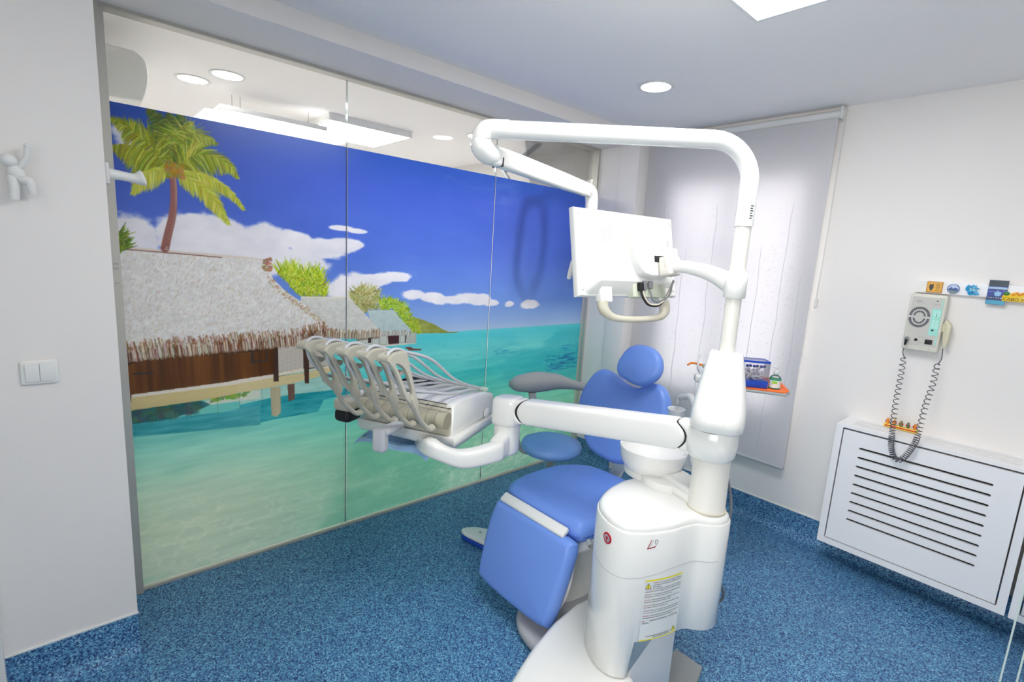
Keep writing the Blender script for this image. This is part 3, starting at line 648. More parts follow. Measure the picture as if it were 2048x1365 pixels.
# ------------------------------------------------------------------ left wall: figure hook, towel hook, switch
t = empty('wall_hook', (XW, -3.50, 1.76), 'white coat hook shaped like a climbing figure on the left wall', 'hook')
fx = XW+.018
b = MB()
F1 = [(0.445,-3.463,1.847),(0.445,-3.453,1.811),(0.445,-3.46,1.774),(0.445,-3.463,1.731),(0.445,-3.424,1.788),(0.445,-3.418,1.752),(0.445,-3.447,1.827),(0.445,-3.428,1.858),(0.445,-3.421,1.896),(0.445,-3.447,1.785)]
F1 = [Vector(p) for p in F1]
b.tube([F1[0]+(F1[1]-F1[0])*.25, F1[0].lerp(F1[1], .55), F1[1], F1[1]+(F1[1]-F1[0])*.45], [.012, .017, .021, .016], 14, 4)
b.tube([F1[1]+Vector((0, -.008, -.012)), F1[2]+Vector((.008, 0, 0)), F1[3]+Vector((.006, 0, 0))], [.016, .0135, .0125], 14, 4)
b.tube([F1[1]+Vector((0, .004, -.014)), F1[9].lerp(F1[4], .4)+Vector((.014, 0, .004)), F1[4]+Vector((.020, 0, 0)), F1[5]+Vector((.014, 0, 0))], [.016, .0135, .0125, .0115], 14, 5)
b.tube([F1[1].lerp(F1[0], .5)+Vector((0, .005, 0)), F1[6]+Vector((.004, 0, 0)), F1[7]+Vector((.012, 0, 0)), F1[8]+Vector((.016, 0, 0))], [.010, .009, .0085, .009], 12, 5)
b.ell(F1[8]+Vector((.016, 0, 0)), (.010, .010, .008)); b.build('figure', white_sat, t)
b = MB(); b.ell(F1[0]+Vector((.008, -.004, 0)), (.020, .022, .020)); b.build('head', white_sat, t)
t = empty('towel_hook', (XW, YW, 1.84), 'small white peg hook stuck on the aluminium frame edge', 'hook')
b = MB(); c = Vector([(0.4,-3.244,1.849)][0]); b.box((c.x-.02, YW+.006, c.z), (.06, .012, .072), None, .005); b.build('plate', white_sat, t)
b = MB(); b.tube([(c.x-.02, YW+.010, c.z), (c.x-.02, YW+.05, c.z-.002), (c.x-.02, YW+.085, c.z-.006), (c.x-.02, YW+.105, c.z-.002), (c.x-.02, YW+.112, c.z)], [.020, .016, .018, .027, .024], 20, 4); b.build('peg', white_sat, t)
S4 = [Vector(p) for p in [(0.424,-3.488,1.211),(0.424,-3.405,1.213),(0.424,-3.406,1.13),(0.424,-3.487,1.128)]]
sc_ = sum(S4, Vector())/4
t = empty('light_switch', sc_, 'white double rocker light switch on the left wall', 'switch')
b = MB(); b.prism([(x_*.047, y_*.041) for x_, y_ in [(-1, -.8), (-.97, -.92), (-.85, -1), (.85, -1), (.97, -.92), (1, -.8), (1, .8), (.97, .92), (.85, 1), (-.85, 1), (-.97, .92), (-1, .8)]], sc_, (0, 1, 0), (0, 0, 1), .009, .0045, 3)
b.build('frame', white_gloss, t)
for s_ in (-1, 1):
    b = MB(); M = Matrix.Rotation(math.radians(2.5), 3, 'Y'); b.box(sc_+Vector((.0105, s_*.0178, 0)), (.006, .0345, .062), M, .0015); b.build('rocker', white_gloss, t)

# ------------------------------------------------------------------ radiator covers on the back wall
def radiator_cover(x0, x1, label, slots=True):
    z0, z1, dp = .14, .845, .21
    t = empty('radiator_cover', ((x0+x1)/2, 0, z0), label, 'radiator cover', 'radiator covers along the back wall')
    b = MB(); fw = .032
    b.box((x0+fw/2, -dp/2, (z0+z1)/2), (fw, dp, z1-z0)); b.box((x1-fw/2, -dp/2, (z0+z1)/2), (fw, dp, z1-z0))
    b.box(((x0+x1)/2, -dp+.05, z0+fw/2), (x1-x0-2*fw, .1, fw)); b.build('frame', rad_m, t)
    # top with long slots
    b = MB(); xs0, xs1 = x0+.06, x1-.06; ys = [-dp]+[v for k in range(5) for v in (-dp+.055+k*.026, -dp+.067+k*.026)]+[0]
    for k in range(0, len(ys), 2): b.box(((x0+x1)/2, (ys[k]+ys[k+1])/2, z1-.008), (x1-x0-2*fw, ys[k+1]-ys[k], .016))
    for a_, c_ in ((x0+fw, xs0), (xs1, x1-fw)):
        for k in range(1, len(ys)-1, 2): b.box(((a_+c_)/2, (ys[k]+ys[k+1])/2, z1-.008), (c_-a_, ys[k+1]-ys[k], .016))
    b.build('top_grille', rad_m, t)
    # front board with nine rounded slots
    px0, px1, pz0, pz1 = x0+fw+.006, x1-fw-.006, z0+fw+.006, z1-.026; th_ = .018
    b = MB(); n = 9; sx0, sx1 = px0+.088, px1-.10; zs = [pz1-.085-k*.0515 for k in range(n)]; h_ = .0065
    edges = [pz1]+[v for z in zs for v in (z+h_, z-h_)]+[pz0]
    for k in range(0, len(edges), 2): b.box(((px0+px1)/2, -dp+th_/2+.002, (edges[k]+edges[k+1])/2), (px1-px0, th_, edges[k]-edges[k+1]))
    for z in zs:
        for xe, xx, s_ in ((px0, sx0, 1), (px1, sx1, -1)):
            out = [(xe, z+h_), (xx, z+h_)]+[(xx-s_*h_*math.sin(math.pi*k/6), z+h_*math.cos(math.pi*k/6)) for k in range(1, 6)]+[(xx, z-h_), (xe, z-h_)]
            b.prism(out, (0, -dp+.002, 0), (1, 0, 0), (0, 0, 1), -th_)
    b.build('front_board', rad_m, t, flat=True)
    b = MB()                         # the radiator inside
    b.box(((x0+x1)/2, -.10, (z0+z1)/2), (x1-x0-.12, .08, z1-z0-.12))
    for k in range(9): b.box((x0+.09+k*(x1-x0-.18)/8, -.145, (z0+z1)/2), (.012, .012, z1-z0-.12))
    b.build('radiator', grey_rad, t)
    return t
radiator_cover(1.927, 2.712, 'white slotted radiator cover under the wall control unit')
radiator_cover(2.724, 3.50, 'second white radiator cover cut off behind the glass door')

# ------------------------------------------------------------------ wall control unit with coiled cord
t = empty('wall_control_unit', (2.19, 0, 1.43), 'cream wall control unit with tooth-ring keypad and coiled cord', 'control unit')
ux0, ux1, uz0, uz1, uy = 2.119, 2.268, 1.288, 1.583, -.068
b = MB(); b.box(((ux0+ux1)/2, uy/2, (uz0+uz1)/2), (ux1-ux0, -uy, uz1-uz0), None, .010, 3); b.build('case', mat('cream plastic case', (222, 219, 206), .4), t)
fy = uy-.0012
def upt(u, v): return (ux0+u*(ux1-ux0), uz0+v*(uz1-uz0))
def plate(name, u0, u1, v0, v1, m, y=fy, par=t, th_=.001, bev=0):
    (xa, za), (xb, zb) = upt(u0, v0), upt(u1, v1); b = MB(); b.box(((xa+xb)/2, y, (za+zb)/2), (xb-xa, th_, zb-za), None, bev); return b.build(name, m, par)
face = plate('face_plate', .07, .93, .10, .95, mat('grey face plate', (200, 198, 190), .4))
side = plate('side_panel', .66, .90, .30, .76, mat('mint key panel', (160, 226, 210), .4), fy-.0007); plate('side_strip', .885, .915, .12, .92, MATS['mint key panel'], fy-.0006)
kmint = mat('mint key', (188, 236, 224), .4)
for r in range(5):
    for c_ in range(2):
        (xa, za) = upt(.71+c_*.10, .445+r*.05+(.06 if r > 2 else 0)); b = MB(); b.box((xa+.005, fy-.0016, za), (.0125, .0008, .0115)); b.build('key', kmint, side)
plate('display', .70, .87, .635, .665, black, fy-.0014, side); plate('indicator', .73, .79, .375, .405, black, fy-.0014, side)
ringm = mat('dark key legend', (84, 84, 96), .5)
(rx, rz) = upt(.34, .595)
for sgn in (1, -1):
    for r0, r1, n in ((.032, .043, 16), (.0175, .0255, 10)):
        b = MB()
        for k in range(n):
            a0 = math.pi*(k+.08)/n; a1 = math.pi*(k+.92)/n; zo = sgn*.0055
            q_ = [(rx+r*math.cos(a), rz+zo+sgn*r*math.sin(a)*1.12) for r, a in ((r0, a0), (r1, a0), (r1, a1), (r0, a1))]
            b.prism(q_, (0, fy-.0006, 0), (1, 0, 0), (0, 0, 1), .001)
        b.build('tooth_key_arc', ringm, face, flat=True)
plate('power_switch', .62, .82, .14, .22, black, fy-.0022, t, .004, .001)
b = MB(); (xa, za) = upt(.37, .195); b.lathe([(.0075, 0), (.0075, .0018), (.001, .002)], (xa, fy-.0005, za), 20, (0, -1, 0)); b.build('round_button', black, t)
def word(body, size, x, z, y, m, par, name='lettering'):
    me = textmesh(body, size); b = MB(); b.mesh(me, Matrix(((1, 0, 0, x), (0, 0, 1, y), (0, 1, 0, z), (0, 0, 0, 1)))); return b.build(name, m, par, flat=True)
(xa, za) = upt(.19, .865); word('oce', .014, xa, za, fy-.0008, ringm, face)
(xa, za) = upt(.66, .865); word('\u25bc', .010, xa+.008, za+.004, fy-.0008, black, face)
legm = mat('faint legend', (150, 150, 156), .5)
for u_, v_, w_ in ((.19, .845, .24), (.66, .84, .2), (.66, .828, .12), (.42, .255, .24), (.42, .15, .16), (.45, .06, .02), (.5, .06, .05), (.58, .06, .02), (.72, .06, .1)):
    (xa, za) = upt(u_, v_); b = MB(); b.box((xa+w_*.07, fy-.0006, za), (w_*.14, .001, .0012)); b.build('legend_line', legm, face)
# plug with cord
(xa, za) = upt(.13, .20); kx, kz = xa, za
b = MB(); b.lathe([(.010, 0), (.011, .006), (.009, .022), (.004, .026)], (kx, fy, kz), 20, (0, -1, 0)); b.build('socket_ring', chrome, t)
b = MB(); b.tube([(kx, fy-.018, kz), (kx-.001, fy-.022, kz-.018), (kx-.003, fy-.018, kz-.034)], [.007, .006, .0035], 12, 3); b.build('plug', black, t)
# handset on the right side
hs = [Vector(p) for p in [(2.271,-0.05,1.453),(2.279,-0.05,1.463),(2.299,-0.05,1.443),(2.302,-0.05,1.43),(2.3,-0.05,1.348),(2.297,-0.05,1.325),(2.286,-0.05,1.323),(2.28,-0.05,1.334),(2.274,-0.05,1.395),(2.28,-0.05,1.421)]]
b = MB(); b.prism([(p.x, p.z) for p in hs], (0, -.032, 0), (1, 0, 0), (0, 0, 1), .034, .005, 2)
b.box((hs[0].x-.006, -.045, hs[0].z-.03), (.03, .018, .05), None, .004)
b.build('handset', mat('khaki plastic', (214, 208, 178), .4), t)
cp = [Vector(p) for p in [(2.134,-0.085,1.296),(2.134,-0.085,1.27),(2.145,-0.085,1.245)]]
cl = [Vector(p) for p in [(2.144,-0.1,1.23),(2.147,-0.1,1.128)]+[(2.158,-0.16,1.003)]+[(2.179,-0.24,0.888),(2.185,-0.24,0.809)]]; bt = [Vector(p) for p in [(2.204,-0.245,0.757),(2.228,-0.245,0.741),(2.253,-0.245,0.774)]]
cr_ = [Vector(p) for p in [(2.276,-0.24,0.845),(2.283,-0.24,0.915)]+[(2.278,-0.16,1.03)]+[(2.279,-0.1,1.105),(2.282,-0.1,1.197)]]; ce = [Vector(p) for p in [(2.28,-0.06,1.238),(2.289,-0.06,1.262),(2.286,-0.06,1.318)]]
coil = resample(catmull([cp[-1]]+cl+bt+cr_+[ce[0]], 12), 1500, False)
pts = []; up = Vector((0, 1, 0)); acc = 0
for i, p in enumerate(coil):
    tg = (coil[min(i+1, 1499)]-coil[max(i-1, 0)]).normalized(); u_ = (up-tg*up.dot(tg)).normalized(); w_ = tg.cross(u_)
    zf = min(1, max(0, (p.z-.84)/.12)); acc += .46-.29*zf; e_ = min(1, i/20, (1499-i)/20); pts.append(p+(u_*math.cos(acc)+w_*math.sin(acc))*.0118*e_)
b = MB(); b.tube(cp, .0022, 8, 5); b.tube(pts, .0022, 6); b.tube(ce, .0022, 8, 5); b.build('coiled_cord', mat('grey cord', (96, 94, 100), .5), t)

# ------------------------------------------------------------------ magnet rail and magnets
rp = [Vector(p) for p in [(2.124,-0.03,1.652),(2.127,-0.03,1.579),(2.532,-0.03,1.59),(2.521,-0.03,1.652)]]
t = empty('magnet_rail', (2.5, 0, 1.62), 'narrow white rail above the wall control unit carrying magnets', 'rail')
b = MB(); b.box((2.124+.45, -.012, 1.621), (.90, .024, .064), None, .002); b.build('rail', rad_m, t)
b = MB(); b.box((2.148, -.0246, 1.62), (.042, .0012, .058)); b.build('end_plate', white_gloss, t)
RYF = -.0245
def magnet(name, px, label, builder):
    t = empty(name, (px[0], RYF, px[1]), label, 'magnet', 'souvenir magnets on the wall rail'); builder(t, px[0], px[1]); return t
def mg_tile(t, x, z):
    b = MB(); b.box((x, RYF-.004, z), (.064, .008, .056), None, .003); b.build('tile', mat('ochre tile', (206, 150, 58), .4), t)
    b = MB(); b.box((x, RYF-.0083, z), (.054, .0006, .046)); b.build('tile_face', mat('ochre tile face', (226, 172, 74), .4), t)
    b = MB(); b.prism([(x-.02, z+.016), (x-.016, z+.012), (x-.010, z+.013), (x-.004, z+.016), (x-.003, z-.004), (x-.009, z-.018), (x-.015, z-.018), (x-.021, z-.002)], (0, RYF-.0086, 0), (1, 0, 0), (0, 0, 1), .0006); b.build('dark_picture', mat('tile picture', (74, 66, 62), .5), t)
    b = MB()
    for k in range(5): b.box((x+.014, RYF-.0088, z+.016-k*.008), (.018-.003*(k % 2), .0006, .0022))
    b.build('print_line', mat('brown print', (120, 84, 40), .5), t)
def disc(x, z, r, sx=1, n=28): return [(x+r*sx*math.cos(2*math.pi*k/n), z+r*math.sin(2*math.pi*k/n)) for k in range(n)]
def mg_round(t, x, z):
    b = MB(); b.prism(disc(x, z, .0245), (0, RYF, 0), (1, 0, 0), (0, 0, 1), .005, .0015); b.build('disc', mat('blue glaze rim', (82, 104, 160), .2), t)
    b = MB(); b.prism(disc(x, z, .021), (0, RYF-.005, 0), (1, 0, 0), (0, 0, 1), .0006); b.build('picture', mat('sky print', (190, 206, 236), .3), t)
    b = MB(); b.prism([(x-.020, z-.002), (x-.008, z+.010), (x-.001, z+.001), (x+.008, z+.008), (x+.020, z-.001), (x+.017, z-.011), (x, z-.009), (x-.017, z-.010)], (0, RYF-.0056, 0), (1, 0, 0), (0, 0, 1), .0004); b.build('blue_hill', mat('blue hill print', (66, 92, 150), .4), t)
    b = MB(); b.prism([(x-.017, z-.011), (x, z-.009), (x+.017, z-.011), (x+.008, z-.019), (x-.008, z-.019)], (0, RYF-.0056, 0), (1, 0, 0), (0, 0, 1), .0004); b.build('green_field', mat('field print', (126, 144, 120), .4), t)
def mg_map(t, x, z):
    o_ = [(-.026, .010), (-.018, .024), (-.006, .020), (.002, .027), (.006, .020), (.013, .024), (.012, .015), (.026, .008), (.016, -.002), (.024, -.012), (.030, -.022), (.012, -.026), (.004, -.023), (-.004, -.029), (-.014, -.022), (-.016, -.010), (-.025, -.004)]
    b = MB(); b.prism([(x+p, z+q) for p, q in o_], (0, RYF, 0), (1, 0, 0), (0, 0, 1), .006, .001); b.build('map_shape', mat('turquoise enamel', (44, 158, 210), .25), t)
    b = MB()
    for P_ in ([(-.020, -.002), (.020, .010)], [(-.012, -.018), (.016, -.010)], [(-.004, .020), (.004, -.024)], [(-.018, .016), (.012, .004)]):
        b.tube([(x+p, RYF-.0066, z+q) for p, q in P_], .0008, 6)
    b.build('map_line', mat('map line', (20, 66, 110), .4), t)
    b = MB(); b.prism([(x-.010, z+.010), (x+.010, z+.012), (x+.006, z-.004), (x-.010, z-.006)], (0, RYF-.0062, 0), (1, 0, 0), (0, 0, 1), .0004); b.build('pale_patch', mat('pale enamel', (150, 214, 236), .3), t)
def mg_strip(t, x, z):
    b = MB(); b.box((x, RYF-.002, z), (.068, .004, .116)); b.build('card', mat('navy photo', (20, 58, 136), .3), t)
    y = RYF-.0043
    for nm, z0, z1, c_ in (('dark_sky', .030, .057, (36, 58, 70)), ('white_band', .016, .026, (170, 196, 220)), ('mid_blue', -.014, .012, (22, 60, 150)), ('skyline', -.034, -.022, (30, 44, 80)), ('teal_sea', -.057, -.038, (58, 160, 190))):
        b = MB(); b.box((x, y, z+(z0+z1)/2), (.066, .0006, z1-z0)); b.build(nm, mat('photo '+nm, c_, .3), t)
    b = MB(); b.lathe([(.010, 0), (.012, 0), (.012, .0004), (.010, .0004)], (x+.003, y-.0004, z-.006), 24, (0, -1, 0)); b.build('white_ring', mat('photo ring', (140, 190, 226), .3), t)
    ml = mat('photo lights', (190, 206, 236), .3)
    for k in range(7): b = MB(); b.box((x-.026+k*.0088, y-.0004, z-.026), (.005, .0005, .002+.003*random.random())); b.build('light_speck', ml, t)
    for k in range(5): b = MB(); b.box((x-.024+k*.012, y-.0004, z+.002+.008*random.random()), (.010, .0005, .0012)); b.build('light_speck', ml, t)
def mg_cabo(t, x, z):
    b = MB(); b.prism([(x-.034, z-.030), (x-.036, z-.008), (x-.030, z+.006), (x-.012, z+.008), (x+.005, z+.014), (x+.03, z+.010), (x+.05, z+.012), (x+.09, z+.008), (x+.095, z-.030)], (0, RYF, 0), (1, 0, 0), (0, 0, 1), .006, .001); b.build('plaque', mat('yellow enamel', (238, 196, 30), .3), t)
    b = MB(); b.ell((x-.022, RYF-.006, z+.006), (.011, .004, .009)); b.build('palm_tuft', mat('green enamel', (60, 130, 50), .4), t)
    b = MB()
    for dx, dz in ((.0, .004), (.012, .010), (.022, .004), (.034, .010)): b.ell((x+dx, RYF-.006, z+dz), (.007, .003, .006))
    b.build('orange_fruit', mat('orange enamel', (236, 150, 40), .4), t)
    b = MB(); b.mesh(textmesh('CABO VERDE', .020), Matrix(((1, 0, 0, x-.032), (0, 0, 1, RYF-.0064), (0, 1, 0, z-.026), (0, 0, 0, 1)))); b.build('lettering', mat('brown lettering', (70, 40, 20), .5), t, flat=True)
MP = [(p[0], p[2]) for p in [(2.201,-0.03,1.621),(2.275,-0.03,1.618),(2.346,-0.03,1.62),(2.436,-0.03,1.615),(2.492,-0.03,1.607)]]
magnet('souvenir_magnet', MP[0], 'square ochre tile magnet with dark picture, beside the bare end of the rail', mg_tile)
magnet('souvenir_magnet', MP[1], 'small round blue and white landscape magnet on the white rail', mg_round)
magnet('souvenir_magnet', MP[2], 'ragged turquoise map-shaped magnet on the white rail', mg_map)
magnet('souvenir_magnet', MP[3], 'tall dark blue photo-strip magnet hanging below the white rail', mg_strip)
magnet('souvenir_magnet', (MP[4][0], MP[4][1]), 'yellow magnet lettered CABO VERDE at the end of the white rail', mg_cabo)

# souvenir on the radiator cover
so = [Vector((2.102, -.03, .845)), Vector((2.252, -.032, .845))]
t = empty('souvenir_figures', (so[0]+so[1])/2, 'yellow and red souvenir strip with little figures on the radiator cover', 'souvenir')
dr = (so[1]-so[0]); dn = dr.normalized(); ctr = (so[0]+so[1])/2+Vector((0, 0, .0105)); Mr = Matrix.Rotation(math.atan2(dn.y, dn.x), 3, 'Z')
b = MB(); b.box(ctr, (dr.length, .022, .019), Mr, .003); b.build('yellow_base', mat('yellow souvenir base', (244, 214, 90), .5), t)
b = MB(); b.box(ctr+Mr @ Vector((0, -.0114, .002)), (dr.length*.9, .001, .007), Mr); b.build('red_stripe', mat('red souvenir stripe', (220, 70, 40), .5), t)
for k, c_ in enumerate(((238, 150, 40), (230, 160, 50), (120, 120, 60), (90, 110, 60), (230, 130, 40))):
    p = so[0].lerp(so[1], .1+.2*k)+Vector((0, 0, .0195)); m_ = mat('figure paint', c_, .5)
    b = MB(); b.tube([p, p+Vector((0, 0, .012)), p+Vector((0, 0, .022))], [.006, .0075, .004], 10, 3); b.ell(p+Vector((0, 0, .026)), (.006, .006, .006)); f_ = b.build('figure', m_, t)
    b = MB(); b.tube([p+Vector((-.008, -.002, .020)), p+Vector((-.007, -.004, .010))], .0025, 8); b.tube([p+Vector((.008, -.002, .020)), p+Vector((.007, -.004, .010))], .0025, 8); b.build('arm', red, f_)

# lamp arm of the next room, a soft silhouette through the film
t = empty('lamp_arm', (-.13, -.75, 1.5), 'dark soft loop-shaped silhouette of a lamp arm showing through the film left of the monitor', 'lamp arm')
LP_ = [Vector((-.12, p[1]-.05, p[2]+.06)) for p in [(0,-0.823,1.373),(0,-0.926,1.535),(0,-0.919,1.8),(0,-0.887,1.994),(0,-0.801,2.027),(0,-0.727,1.993),(0,-0.689,1.817),(0,-0.706,1.559),(0,-0.802,1.365)]]
b = MB(); b.tube(LP_, .030, 12, 6); b.build('loop', grey_p, t)
p0 = Vector((-.10, 0, 0)); q_ = [Vector((-.12, p[1]-.05, p[2]+.06)) for p in [(0,-0.802,1.365),(0,-0.512,1.363),(0,-0.153,1.368)]]
b = MB(); b.tube(q_, .026, 12); b.build('cross_bar', grey_p, t)
b = MB(); c = Vector([(0,-0.359,1.548)][0]); b.box((-.12, c.y-.02, c.z+.05), (.05, .16, .16), None, .02); b.build('lamp_box', grey_p, t)
b = MB(); b.tube([LP_[4]+Vector((-.02, .0, .02)), LP_[4]+Vector((-.3, .1, .20)), Vector((-.5, -.3, H))], .02, 10); b.build('hanger', grey_p, t)
# door trim at the lower left
struct(slab('trim_4', (XW, -4.2, 0), (XW+.03, -3.608, 2.1), white_sat))

# ------------------------------------------------------------------ dental chair (its length runs along the room)
AX, AY, AZ = Vector((1, 0, 0)), Vector((0, 1, 0)), Vector((0, 0, 1))
chair = empty('dental_chair', (1.2, -1.5, 0), 'blue upholstered dental chair with hanging leg rest and round headrest', 'dental chair')
b = MB(); b.cushion([(-.02, -.30), (.12, -.39), (.25, -.36), (.30, -.1), (.24, .36), (0, .44), (-.18, .36), (-.16, -.02)], (1.24, -1.60, 0), AX, AY, .055, .025, .012); b.build('base_plate', mat('grey base plastic', (180, 180, 184), .4), chair)
b = MB(); b.loft([[Vector((1.2+sx*w+ox, -1.50+sy*d_+oy, z)) for sx, sy in [(math.cos(2*math.pi*k/28)*abs(math.cos(2*math.pi*k/28))**-.35 if abs(math.cos(2*math.pi*k/28)) > 1e-6 else 0, math.sin(2*math.pi*k/28)*abs(math.sin(2*math.pi*k/28))**-.35 if abs(math.sin(2*math.pi*k/28)) > 1e-6 else 0) for k in range(28)]]
    for z, w, d_, ox, oy in ((.06, .17, .26, 0, -.02), (.10, .155, .245, 0, -.02), (.22, .13, .20, .01, 0), (.30, .14, .20, .02, .0), (.36, .17, .24, .02, .0), (.385, .185, .26, .02, 0), (.40, .18, .255, .02, 0))]); b.build('lift_column', warm_white, chair)
b = MB(); b.cushion([(-.19, -.28), (.21, -.28), (.23, 0), (.18, .30), (-.18, .30), (-.21, 0)], (1.2, -1.50, .37), AX, AY, .06, .022); b.build('seat_pan', white_sat, chair)
b = MB(); c = Vector([(1.553,-1.852,0.533)][0]); b.lathe([(.012, 0), (.012, .03), (.009, .032), (.009, .02)], c, 16, (.8, -.6, 0)); b.build('drain_spout', grey_p, chair)
# seat cushion: rounded bolster at the knees, waist, flared hip at the back
b = MB()
SO = [(-.225, -.275), (-.10, -.295), (.10, -.295), (.225, -.285), (.26, -.24), (.275, -.05), (.245, .20), (.15, .285), (-.02, .30), (-.17, .27), (-.27, .14), (-.295, -.04), (-.275, -.21)]
b.cushion(SO, (1.20, -1.50, .422), AX, AY, .108, .052, .010, 96, 7); b.build('seat', blue_v, chair)
b = MB()
b.tube([Vector((1.20+x, -1.50+y, .468)) for x, y in [(.165, -.291), (.225, -.286), (.262, -.23), (.278, -.05), (.25, .18)]], .0022, 8, 6); b.build('seam', mat('dark blue seam', (56, 92, 178), .5), chair)
# white strip across the knee joint
ks = [(1.009,-1.767,0.5),(1.401,-1.774,0.5)]
b = MB(); p, q = Vector(ks[0]), Vector(ks[1]); q.y = p.y; b.box(Vector((1.198, -1.822, .484)), (.415, .050, .026), Matrix.Rotation(math.radians(35), 3, 'X'), .009, 4); b.build('knee_strip', white_sat, chair)
# leg rest
LA, LB = Vector((1, 0, 0)), Vector((0, -.13, -.42)).normalized()
b = MB()
LO = [(-.238, .012), (-.205, -.014), (0, -.018), (.225, -.016), (.262, .012), (.266, .10), (.250, .32), (.215, .372), (.0, .382), (-.19, .372), (-.232, .32), (-.250, .12)]
b.cushion([(-x, y) for x, y in LO], Vector((1.205, -1.778, .440)), -LA, LB, 0.085, .032, .008, 96, 7); b.build('leg_rest', blue_v, chair)
b = MB(); b.cushion([(.2, .02), (-.2, .02), (-.2, .35), (.2, .35)], Vector((1.205, -1.755, .440)), -LA, LB, .022, .01); b.build('leg_rest_shell', white_sat, chair)
# backrest, support link, headrest
BA, BB = Vector((1, 0, 0)), Vector((0, .14, .50)).normalized()
bo = [(-0.257,0.515),(-0.31,0.483),(-0.337,0.439),(-0.365,0.37),(-0.371,0.293),(-0.345,0.203),(-0.273,0.104),(-0.222,0.053),(-0.145,0.028),(-0.024,0.024),(0.071,0.069),(0.176,0.188),(0.209,0.32),(0.194,0.425),(0.174,0.465),(0.142,0.496),(0.095,0.51),(0.044,0.492),(-0.014,0.461),(-0.094,0.471),(-0.181,0.505)]
b = MB(); b.cushion(bo, Vector((1.19, -1.12, .52)), BA, BB, .085, .035, .012, 110, 7, cat=5); b.build('backrest', blue_v, chair)
b = MB(); b.cushion([(-.13, .06), (.13, .06), (.17, .25), (.12, .42), (-.12, .42), (-.17, .25)], Vector((1.17, -1.035, .50)), BA, BB, .03, .02); b.build('backrest_shell', white_sat, chair)
sl = [Vector(p) for p in [(1.057,-1.06,0.533),(1.081,-1.06,0.449),(1.06,-1.06,0.317)]]
b = MB(); b.tube([Vector((1.13, -1.02, .60)), sl[1]+Vector((0, .04, 0)), Vector((1.12, -1.16, .40)), Vector((1.15, -1.30, .385))], [.028, .027, .03, .03], 16, 6, (1.5, .6), up=(0, 1, 0)); b.build('back_link', mat('frosted white plastic', (214, 222, 230), .3), chair)
HA, HB = Vector((1, 0, 0)), Vector((0, .25, 1)).normalized()
ho = [(-0.02,0.114),(0.056,0.111),(0.109,0.083),(0.139,0.036),(0.142,-0.017),(0.111,-0.067),(0.041,-0.103),(-0.045,-0.093),(-0.104,-0.072),(-0.126,-0.02),(-0.11,0.041),(-0.077,0.088)]
b = MB(); b.cushion(ho, Vector((1.2, -1.06, 1.10)), HA, HB, .07, .034, .016, 80, 7, cat=6); b.build('headrest', blue_v, chair)
b = MB(); b.box((1.20, -.965, 1.0), (.05, .02, .26), Matrix.Rotation(math.radians(-15), 3, 'X'), .006); b.build('headrest_bar', chrome, chair)

# foot pedal
fp = [Vector(p) for p in [(0.53,-1.694,0.035),(0.56,-1.575,0.035),(0.674,-1.639,0.035),(0.619,-1.731,0.035)]]
t = empty('foot_pedal', (.62, -1.68, 0), 'white and blue foot control lying on the floor left of the leg rest', 'foot control')
FO = [(.525, -1.700), (.545, -1.728), (.62, -1.722), (.76, -1.68), (.80, -1.60), (.66, -1.575), (.56, -1.635)]
b = MB(); b.prism(FO, (0, 0, .002), AX, AY, .028, .008, 3, smooth=4); b.build('base', bluebox, t)
b = MB(); b.prism([(.62+(x-.62)*1.0, -1.68+(y+1.68)*1.0) for x, y in FO], (0, 0, .030), AX, AY, .026, .010, 3, smooth=4); b.build('cover', white_sat, t)
b = MB(); b.lathe([(.008, 0), (.008, .003), (.001, .004)], (.625, -1.655, .0555), 16); b.build('button', grey_p, t)

# ------------------------------------------------------------------ assistant stool with torso support
t = empty('assistant_stool', (.74, -1.23, 0), 'round blue stool with grey curved torso support behind the instrument arm', 'stool')
sx_, sy_, sz_ = .735, -1.225, .535
b = MB(); b.lathe([(.001, -.042), (.12, -.042), (.165, -.036), (.182, -.018), (.184, 0), (.176, .018), (.15, .030), (.09, .037), (.001, .040)], (sx_, sy_, sz_), 56); b.build('seat', stool_v, t)
b = MB(); b.lathe([(.10, 0), (.11, .012), (.06, .018), (.001, .02)], (sx_, sy_, sz_-.062), 32); b.build('seat_plate', grey_p, t)
b = MB(); b.lathe([(.030, 0), (.030, .26), (.022, .262), (.022, .42)], (sx_, sy_, .06), 24); b.build('gas_column', grey_p, t)
b = MB()
for k in range(5):
    a = 2*math.pi*k/5+.3; d_ = Vector((math.cos(a), math.sin(a), 0)); b.tube([Vector((sx_, sy_, .10)), Vector((sx_, sy_, .085))+d_*.13, Vector((sx_, sy_, .07))+d_*.24], [.022, .018, .014], 12, 3)
b.build('star_base', grey_p, t)
for k in range(5):
    a = 2*math.pi*k/5+.3; c = Vector((sx_+math.cos(a)*.245, sy_+math.sin(a)*.245, .026)); b = MB(); b.lathe([(.010, -.011), (.026, -.010), (.026, .010), (.010, .011)], c, 20, (-math.sin(a), math.cos(a), 0)); b.tube([c+Vector((0, 0, .01)), c+Vector((0, 0, .05))], .008, 8); b.build('caster', black, t)
T0 = [(0.509,-1.36,0.883)]+[(0.555,-1.34,0.891)]+[(0.592,-1.28,0.901)]+[(0.619,-1.2,0.901)]+[(0.649,-1.12,0.898)]+[(0.695,-1.03,0.878)]+[(0.76,-0.96,0.865)]+[(0.837,-0.88,0.844)]
T0[1] = tuple(.7*a_+.3*c_ for a_, c_ in zip(T0[0], T0[1]))
b = MB(); b.tube(T0, [.022, .048, .066, .062, .050, .032, .026, .026], 24, 5, (1, .95)); b.build('torso_support', mat('grey foam support', (164, 168, 166), .5, .3), t)
